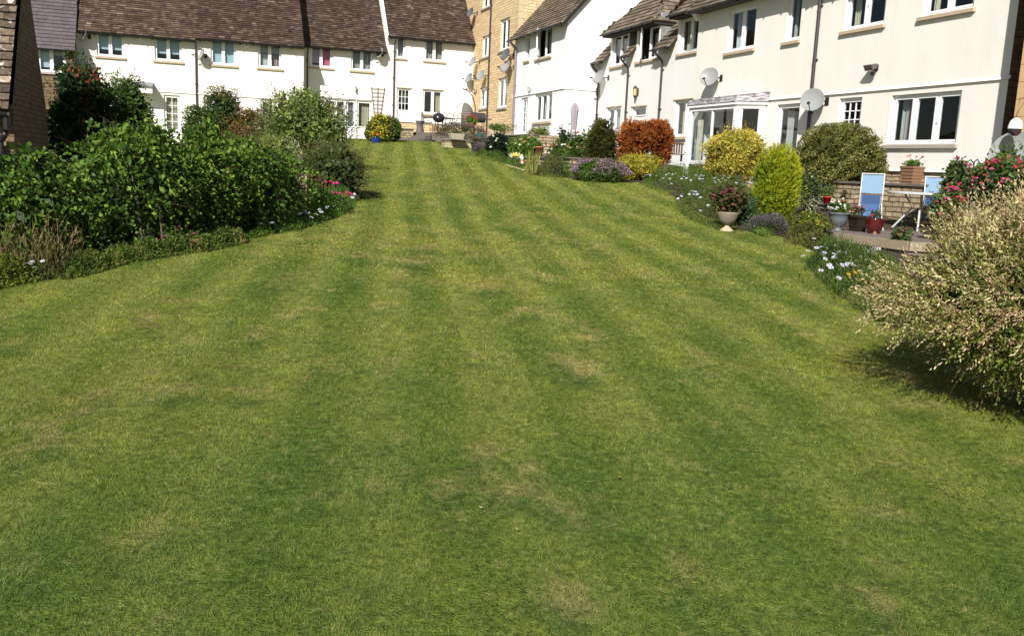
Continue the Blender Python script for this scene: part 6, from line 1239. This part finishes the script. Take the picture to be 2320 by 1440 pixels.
# chalice planter with white flowers
bz = DZ-.08; b = at(1897, 523, 14.3); b = (b[0], b[1], float(G(b[0], b[1]))+.0); t = thing('bowl_planter', 'blue grey bowl shaped planter full of white flowers on the deck edge', 'planter', b); zt = at(1897, 481, 14.3)[2]; H = zt-b[2]; m = MB()
m.lathe(b, [(.004, 0), (.12, 0), (.12, .05), (.05, .09), (.06, H-.22), (.11, H-.19), (.145, H-.1), (.15, H-.03), (.175, H-.02), (.175, H), (.15, H), (.13, H-.04), (.004, H-.04)], 28); m.build('bowl', M('grey_glaze', (.12, .145, .16), .5, var=.3, scale=14, bump=.2), t, smooth=True)
leaves('foliage', [blob((b[0], b[1], zt+.07), (.17, .17, .10), 900, (.04, .02), G_MID, seed=81, shell=.4)], t)
for i in range(20): flower(t, atY(rgx.uniform(1876, 1918), rgx.uniform(450, 476), 14.15), .022, 'rose', (.82, .82, .78), i)
# square pot, red glazed pot
b = onp(1942, 524, DZ); t = thing('square_pot', 'tapered black square pot with pink fuchsia on the deck', 'plant pot', b); f = Pl(b[:2], UL); z = DZ; m = MB(f); s0, s1, h = .085, .12, .25; m.hexa([(-s0, -s0, z), (s0, -s0, z), (s0, s0, z), (-s0, s0, z)], [(-s1, -s1, z+h), (s1, -s1, z+h), (s1, s1, z+h), (-s1, s1, z+h)]); m.box(-s1-.01, s1+.01, -s1-.01, s1+.01, z+h-.04, z+h+.002); m.build('pot', M('dark_glaze', (.025, .018, .014), .3, var=.3), t, bevel=.006)
leaves('foliage', [blob((b[0], b[1], z+h+.08), (.14, .14, .11), 420, (.04, .02), G_OLIVE, seed=82, shell=.5)], t)
for i in range(12): flower(t, (b[0]+rgx.uniform(-.12, .12), b[1]-rgx.uniform(0, .12), z+h+rgx.uniform(.06, .24)), .018, 'cluster', (.55, .08, .14), i)
b = onp(1979, 529, DZ); t = thing('glazed_pot', 'round oxblood red glazed pot on little feet at the front of the deck', 'plant pot', b); m = MB(); m.lathe((b[0], b[1], DZ+.02), [(.004, 0), (.09, .0), (.12, .05), (.135, .13), (.135, .2), (.14, .215), (.125, .215), (.12, .18), (.004, .17)], 28); m.build('pot', M('red_glaze', (.07, .008, .007), .12, bump=0, spec=.7), t, smooth=True)
for a in (.3, 2.4, 4.5): m = MB(); m.lathe((b[0]+.1*math.cos(a), b[1]+.1*math.sin(a), DZ), [(.004, 0), (.03, 0), (.025, .03), (.004, .04)], 8); m.build('pot_foot', m_terra, t)
leaves('foliage', [blob((b[0], b[1], DZ+.28), (.13, .13, .11), 260, (.05, .015), G_OLIVE, seed=83, shell=.6)], t)
for i in range(6): flower(t, (b[0]-.1+rgx.uniform(-.05, .05), b[1]-.08, DZ+.25+rgx.uniform(0, .05)), .018, 'cluster', (.50, .04, .07), i)
# blue garden chairs, table
m_seat = M('shaded_blue_fabric', (.07, .15, .33), .8, var=.08, scale=10, bump=.15, bscale=200)  # darker copy of the chair fabric, the seat's shade put into its colour
def bchair(label, pos, ang):
    t = thing('garden_chair', label, 'chair', pos, 'blue garden chairs'); f = Pl(pos[:2], (math.cos(ang), math.sin(ang))); z = pos[2]; w_ = .165
    def sling(name, pts, k=1., mt=None):
        m = MB(f)
        for (y0, z0), (y1, z1) in zip(pts[:-1], pts[1:]): m.quad((-w_*k, y0, z+z0), (w_*k, y0, z+z0), (w_*k, y1, z+z1), (-w_*k, y1, z+z1))
        o = m.build(name, mt or m_fabric, t); o.modifiers.new('t', 'SOLIDIFY').thickness = .008
    sling('backrest', [(.0, .60), (-.05, .75), (-.10, .90)]); sling('seat', [(-.02, .57), (-.10, .42), (-.13, .30), (-.10, .16)], .88, m_seat)
    for s_ in (-1, 1):
        m = MB(f); m.tube([(s_*(w_+.01), -.10, z+.92), (s_*(w_+.01), .0, z+.60), (s_*(w_+.01), .02, z+.42), (s_*(w_+.03), .10, z+.2), (s_*(w_+.07), .2, z)], .009, 8); m.build('leg', m_wmetal, t)
        m = MB(f); m.tube([(s_*(w_-.02), -.04, z+.56), (s_*(w_-.015), -.12, z+.38), (s_*(w_+.0), -.2, z+.0)], .010, 8); m.build('leg', m_wmetal, t)
    m = MB(f); m.tube([(-w_-.01, -.10, z+.92), (w_+.01, -.10, z+.92)], .009, 8); m.build('top_rail', m_wmetal, t)
    for zz, yy in ((.50, -.05), (.34, -.12)): m = MB(f); m.tube([(-w_*.88, yy-.01, z+zz+.04), (-w_*.5, yy-.03, z+zz), (w_*.5, yy-.03, z+zz), (w_*.88, yy-.01, z+zz+.04)], .008, 6); m.build('crossbar', m_wmetal, t)
    return t
bchair('blue fabric garden chair at the left of the table, folded slightly', onp(1966, 519, DZ), -.36)
bchair('blue fabric garden chair behind the right end of the table', (7.36, 15.9, DZ), -.36)
b = (6.85, 15.3, DZ); t = thing('garden_table', 'round glass topped garden table with pale curved legs', 'table', b); zt = at(2050, 436, 15.35)[2]; m = MB(); m.lathe((b[0], b[1], zt), [(.50, -.025), (.54, -.02), (.545, 0), (.53, .012), (.50, .005)], 40); m.build('table_rim', m_wmetal, t)
m = MB(); m.lathe((b[0], b[1], zt), [(.004, .0), (.505, .0)], 40); m.build('glass_top', M('frosted_glass', (.35, .33, .30), .2, bump=0), t)
for a in (2.7, 4.3, 5.9, 1.1): m = MB(); ca_, sa_ = math.cos(a), math.sin(a); m.tube([(b[0]+.42*ca_, b[1]+.42*sa_, DZ), (b[0]+.12*ca_, b[1]+.12*sa_, DZ+.38), (b[0]+.2*ca_, b[1]+.2*sa_, DZ+.52), (b[0]+.26*ca_, b[1]+.26*sa_, zt-.02)], .016, 8, world=True); m.build('leg', m_wmetal, t)
b = (7.5, 15.7, zt+.012); 
# brown planter on the wall
wz = 1.645; wf = Rp.off(1.88); u = wf.U(2064, 410); f = wf; t = thing('trough_planter', 'tapered brown wood effect planter with small red geraniums on the wall', 'planter', f.W(u, 0, wz)); m = MB(f); m.hexa([(u-.13, -.1, wz), (u+.13, -.1, wz), (u+.13, .1, wz), (u-.13, .1, wz)], [(u-.17, -.13, wz+.31), (u+.17, -.13, wz+.31), (u+.17, .13, wz+.31), (u-.17, .13, wz+.31)])
for i in range(5): k = .13+.04*(i+.5)/5.; m.box(u-k-.004, u+k+.004, -k*.8-.004, k*.8+.006, wz+.03+i*.06, wz+.07+i*.06)
m.build('pot', M('brown_planter', (.22, .12, .07), .8, var=.25, scale=20), t, bevel=.004); c = f.W(u, 0, wz+.36); leaves('foliage', [blob(c, (.14, .12, .05), 300, (.05, .04), G_MID, seed=84, shell=.5)], t); m = MB()
for i, (dx, dz) in enumerate(((-.13, .12), (-.09, .14), (.03, .12), (.13, .11), (.15, .13))): p = (c[0]+dx, c[1]-.05, c[2]+dz); flower(t, p, .026, 'cluster', (.65, .08, .05), i, stem=c)
# pink flowers, feeder, hanging pot near the right edge
def geran(label, box, Y, n, nf, cols, seed, base=None, r=.03, **kw):
    t, c, rad = shrub('geranium_bush', label, 'flowers', box, Y, n, (.05, .04), [((.04, .07, .02), 2), ((.08, .12, .03), 3), ((.16, .16, .05), 1)], base=base, seed=seed, shell=.35, group='geraniums by the deck', nst=5, **kw); q = random.Random(seed)
    for i in range(nf):
        a, e = q.uniform(math.pi, 2*math.pi), q.uniform(-.3, 1.3); flower(t, (c[0]+math.cos(a)*math.cos(e)*rad[0], c[1]+math.sin(a)*math.cos(e)*rad[1], c[2]+math.sin(e)*rad[2]), r*q.uniform(.7, 1.2), 'cluster', q.choice(cols), i)
    return t
PKS = [(.62, .05, .18), (.55, .06, .10), (.50, .12, .10), (.70, .12, .32)]
geran('pink and salmon geraniums above the dark lamp at the right edge', (2200, 352, 2335, 430), 12.6, 3600, 44, PKS, 85, ry=.4, base=1.35)
geran('deep pink geraniums tumbling in front of the round table', (2114, 420, 2180, 520), 12.8, 2000, 22, PKS, 86, ry=.25, base=.95)
geran('small pink geranium at the near corner of the deck', (2028, 520, 2060, 548), 12.5, 300, 8, [(.62, .08, .22), (.6, .15, .2)], 87, ry=.12, r=.022)
geran('coral geraniums growing round the dark hooped plant stand', (2140, 355, 2200, 430), 13.6, 1500, 14, PKS, 88, ry=.25, base=1.25)
leaf_ = shrub('climbing_plant', 'thin green climber in front of the big grey dish', 'plant', (2240, 318, 2330, 400), 13.4, 800, (.04, .018), G_MID, seed=89, shell=.8, ry=.15, base=1.6)
b = (8.0, 14.3, DZ); t = thing('solar_lamp', 'garden lamp with a blue grey pitched top on a dark crook stand', 'lamp', b); c = at(2218, 420, 12.9); m = MB(); m.lathe(c, [(.18, 0), (.02, .085), (.004, .09)], 4); m.lathe(c, [(.18, 0), (.17, -.012), (.004, -.012)], 4); m.build('lamp_roof', M('slate_blue', (.05, .07, .12), .4), t)
m = MB(); z0_ = float(G(c[0], c[1])); m.tube([(c[0], c[1], z0_), (c[0], c[1], c[2])], .014, 8, world=True); m.build('pole', m_metal, t); m = MB(); m.lathe((c[0], c[1], c[2]-.1), [(.004, 0), (.05, 0), (.06, .09)], 10); m.build('lamp_glass', M('lamp_glass', (.4, .42, .4), .15, bump=0), t)
c = at(2205, 398, 13.2); t = thing('crook_stand', 'pair of dark wrought iron hoops among the pink geraniums', 'plant stand', (c[0], c[1], float(G(c[0], c[1])))); m = MB(); pr_ = [at(x, y, 13.2) for x, y in ((2188, 430), (2186, 385), (2192, 367), (2199, 362), (2206, 370), (2206, 392))]; m.tube(pr_, .009, 6, world=True); pr_ = [at(x, y, 13.0) for x, y in ((2205, 425), (2204, 385), (2208, 366), (2214, 361), (2219, 368), (2218, 386))]; m.tube(pr_, .009, 6, world=True); pr_ = [at(2204, 400, 13.1), (at(2204, 400, 13.1)[0], 13.1, float(G(c[0], 13.1)))]; m.tube(pr_, .012, 6, world=True); m.build('hoops', m_metal, t)
c = at(2300, 292, 15.2); t = thing('hanging_planter', 'white topped hanging planter in the shaded gap beside the stone house', 'planter', tuple(c)); m = MB(); m.lathe(c, [(.115, 0), (.11, .06), (.085, .13), (.04, .17), (.004, .18)], 18); m.build('cover', m_upvc, t, smooth=True); m = MB(); m.lathe(c, [(.1, -.005), (.09, -.07), (.05, -.11), (.004, -.12)], 18); m.build('basket', m_metal, t, smooth=True); m = MB(); m.tube([(c[0], c[1], c[2]+.17), (c[0]+.02, c[1]+.02, c[2]+.5), Np.W(-.0, -.3, c[2]+.6)], .006, 5, world=True); m.build('chain', m_metal, t)
for i in range(4): flower(t, (c[0]-.06+.02*i, c[1]-.08, c[2]-.06-.02*i), .018, 'cluster', (.35, .05, .10), i)
b = at(2148, 452, 13.6); t = thing('side_table', 'small turquoise table top showing behind the geraniums', 'table', (b[0], b[1], DZ)); m = MB(); m.lathe(b, [(.004, 0), (.17, 0), (.175, .01), (.17, .02), (.004, .02)], 24); m.build('table_top', M('turquoise_paint', (.06, .38, .30), .4), t)
for a in (.5, 2.6, 4.7): m = MB(); m.tube([(b[0]+.14*math.cos(a), b[1]+.14*math.sin(a), DZ), (b[0]+.1*math.cos(a), b[1]+.1*math.sin(a), b[2])], .01, 6, world=True); m.build('leg', m_metal, t)
# ------------------------------------------------------------------ variegated willow at the right
t = thing('variegated_willow', 'big willow bush with cream and pink variegated leaves overhanging the lawn at the right', 'bush', (3.6, 5.5, float(G(3.6, 5.5))))
c = (3.60, 5.35, 1.00); rad = (1.22, .93, .58)
PW = [((.15, .16, .04), 2.2), ((.36, .33, .11), 3), ((.56, .50, .24), 2.3), ((.48, .32, .18), 1.3)]
PG = [((.035, .06, .012), 2), ((.10, .15, .02), 3), ((.22, .26, .05), 2)]
pr = [shoots(c, rad, 7400, .22, 15, (.038, .0085), PW, seed=90, up=.2, rnd=.5, tip=(.64, .50, .34), zmin=.56, inner=.86, amp=.17),
      shoots(c, (rad[0]*.95, rad[1]*.95, rad[2]*.92), 3300, .17, 11, (.036, .011), PG, seed=91, up=.1, rnd=.6, zmin=.55, inner=.95),
      shoots((3.55, 5.1, .80), (1.0, .72, .30), 1100, .14, 9, (.036, .015), PG, seed=94, up=-.2, rnd=.7, zmin=.5, inner=.95),
      shoots((4.1, 5.6, 1.36), (.95, .8, .52), 2600, .24, 15, (.043, .0092), PW, seed=97, up=.35, rnd=.5, tip=(.64, .50, .34), zmin=1.1, inner=.88, amp=.17),
      shoots((c[0]+.3, c[1], c[2]+.1), rad, 60, .42, 16, (.05, .010), PW, seed=92, up=.8, rnd=.35, tip=(.72, .58, .48), zmin=1.5, inner=.92),
      shoots(c, rad, 100, .34, 14, (.05, .010), PW, seed=93, up=-.05, rnd=.45, tip=(.72, .6, .5), zmin=.6, inner=.95)]
leaves('foliage', pr, t); leaves('inner_leaves', [blob(c, (rad[0]*.85, rad[1]*.85, rad[2]*.82), 16000, (.05, .022), G_MID, seed=95, shell=.3, fill=.2)], t); stems(t, c, rad, float(G(3.6, 5.5)), 26, .03, 9)

for i, (px, py) in enumerate(((2106, 1106), (2124, 1122), (1090, 1160), (1402, 1090), (842, 1188), (1985, 880), (2146, 1125), (1172, 1210))):
    p = ground(px, py); m = MB(); z = float(p[2])+.022; a = i*1.3; r_ = .010; f = lambda an, k, h: (float(p[0])+math.cos(an)*r_*k, float(p[1])+math.sin(an)*r_*k, z+h)
    m.col = (.30, .23, .12); m.wq(f(a, 1.3, .006), f(a+1.4, .6, 0), f(a+3.14, 1.2, .004), f(a-1.4, .6, .002))
    setp(m.build('fallen_leaf', m_dry, None), 'small straw coloured fallen leaf lying on the open lawn', 'leaf', 'fallen leaves on the lawn')
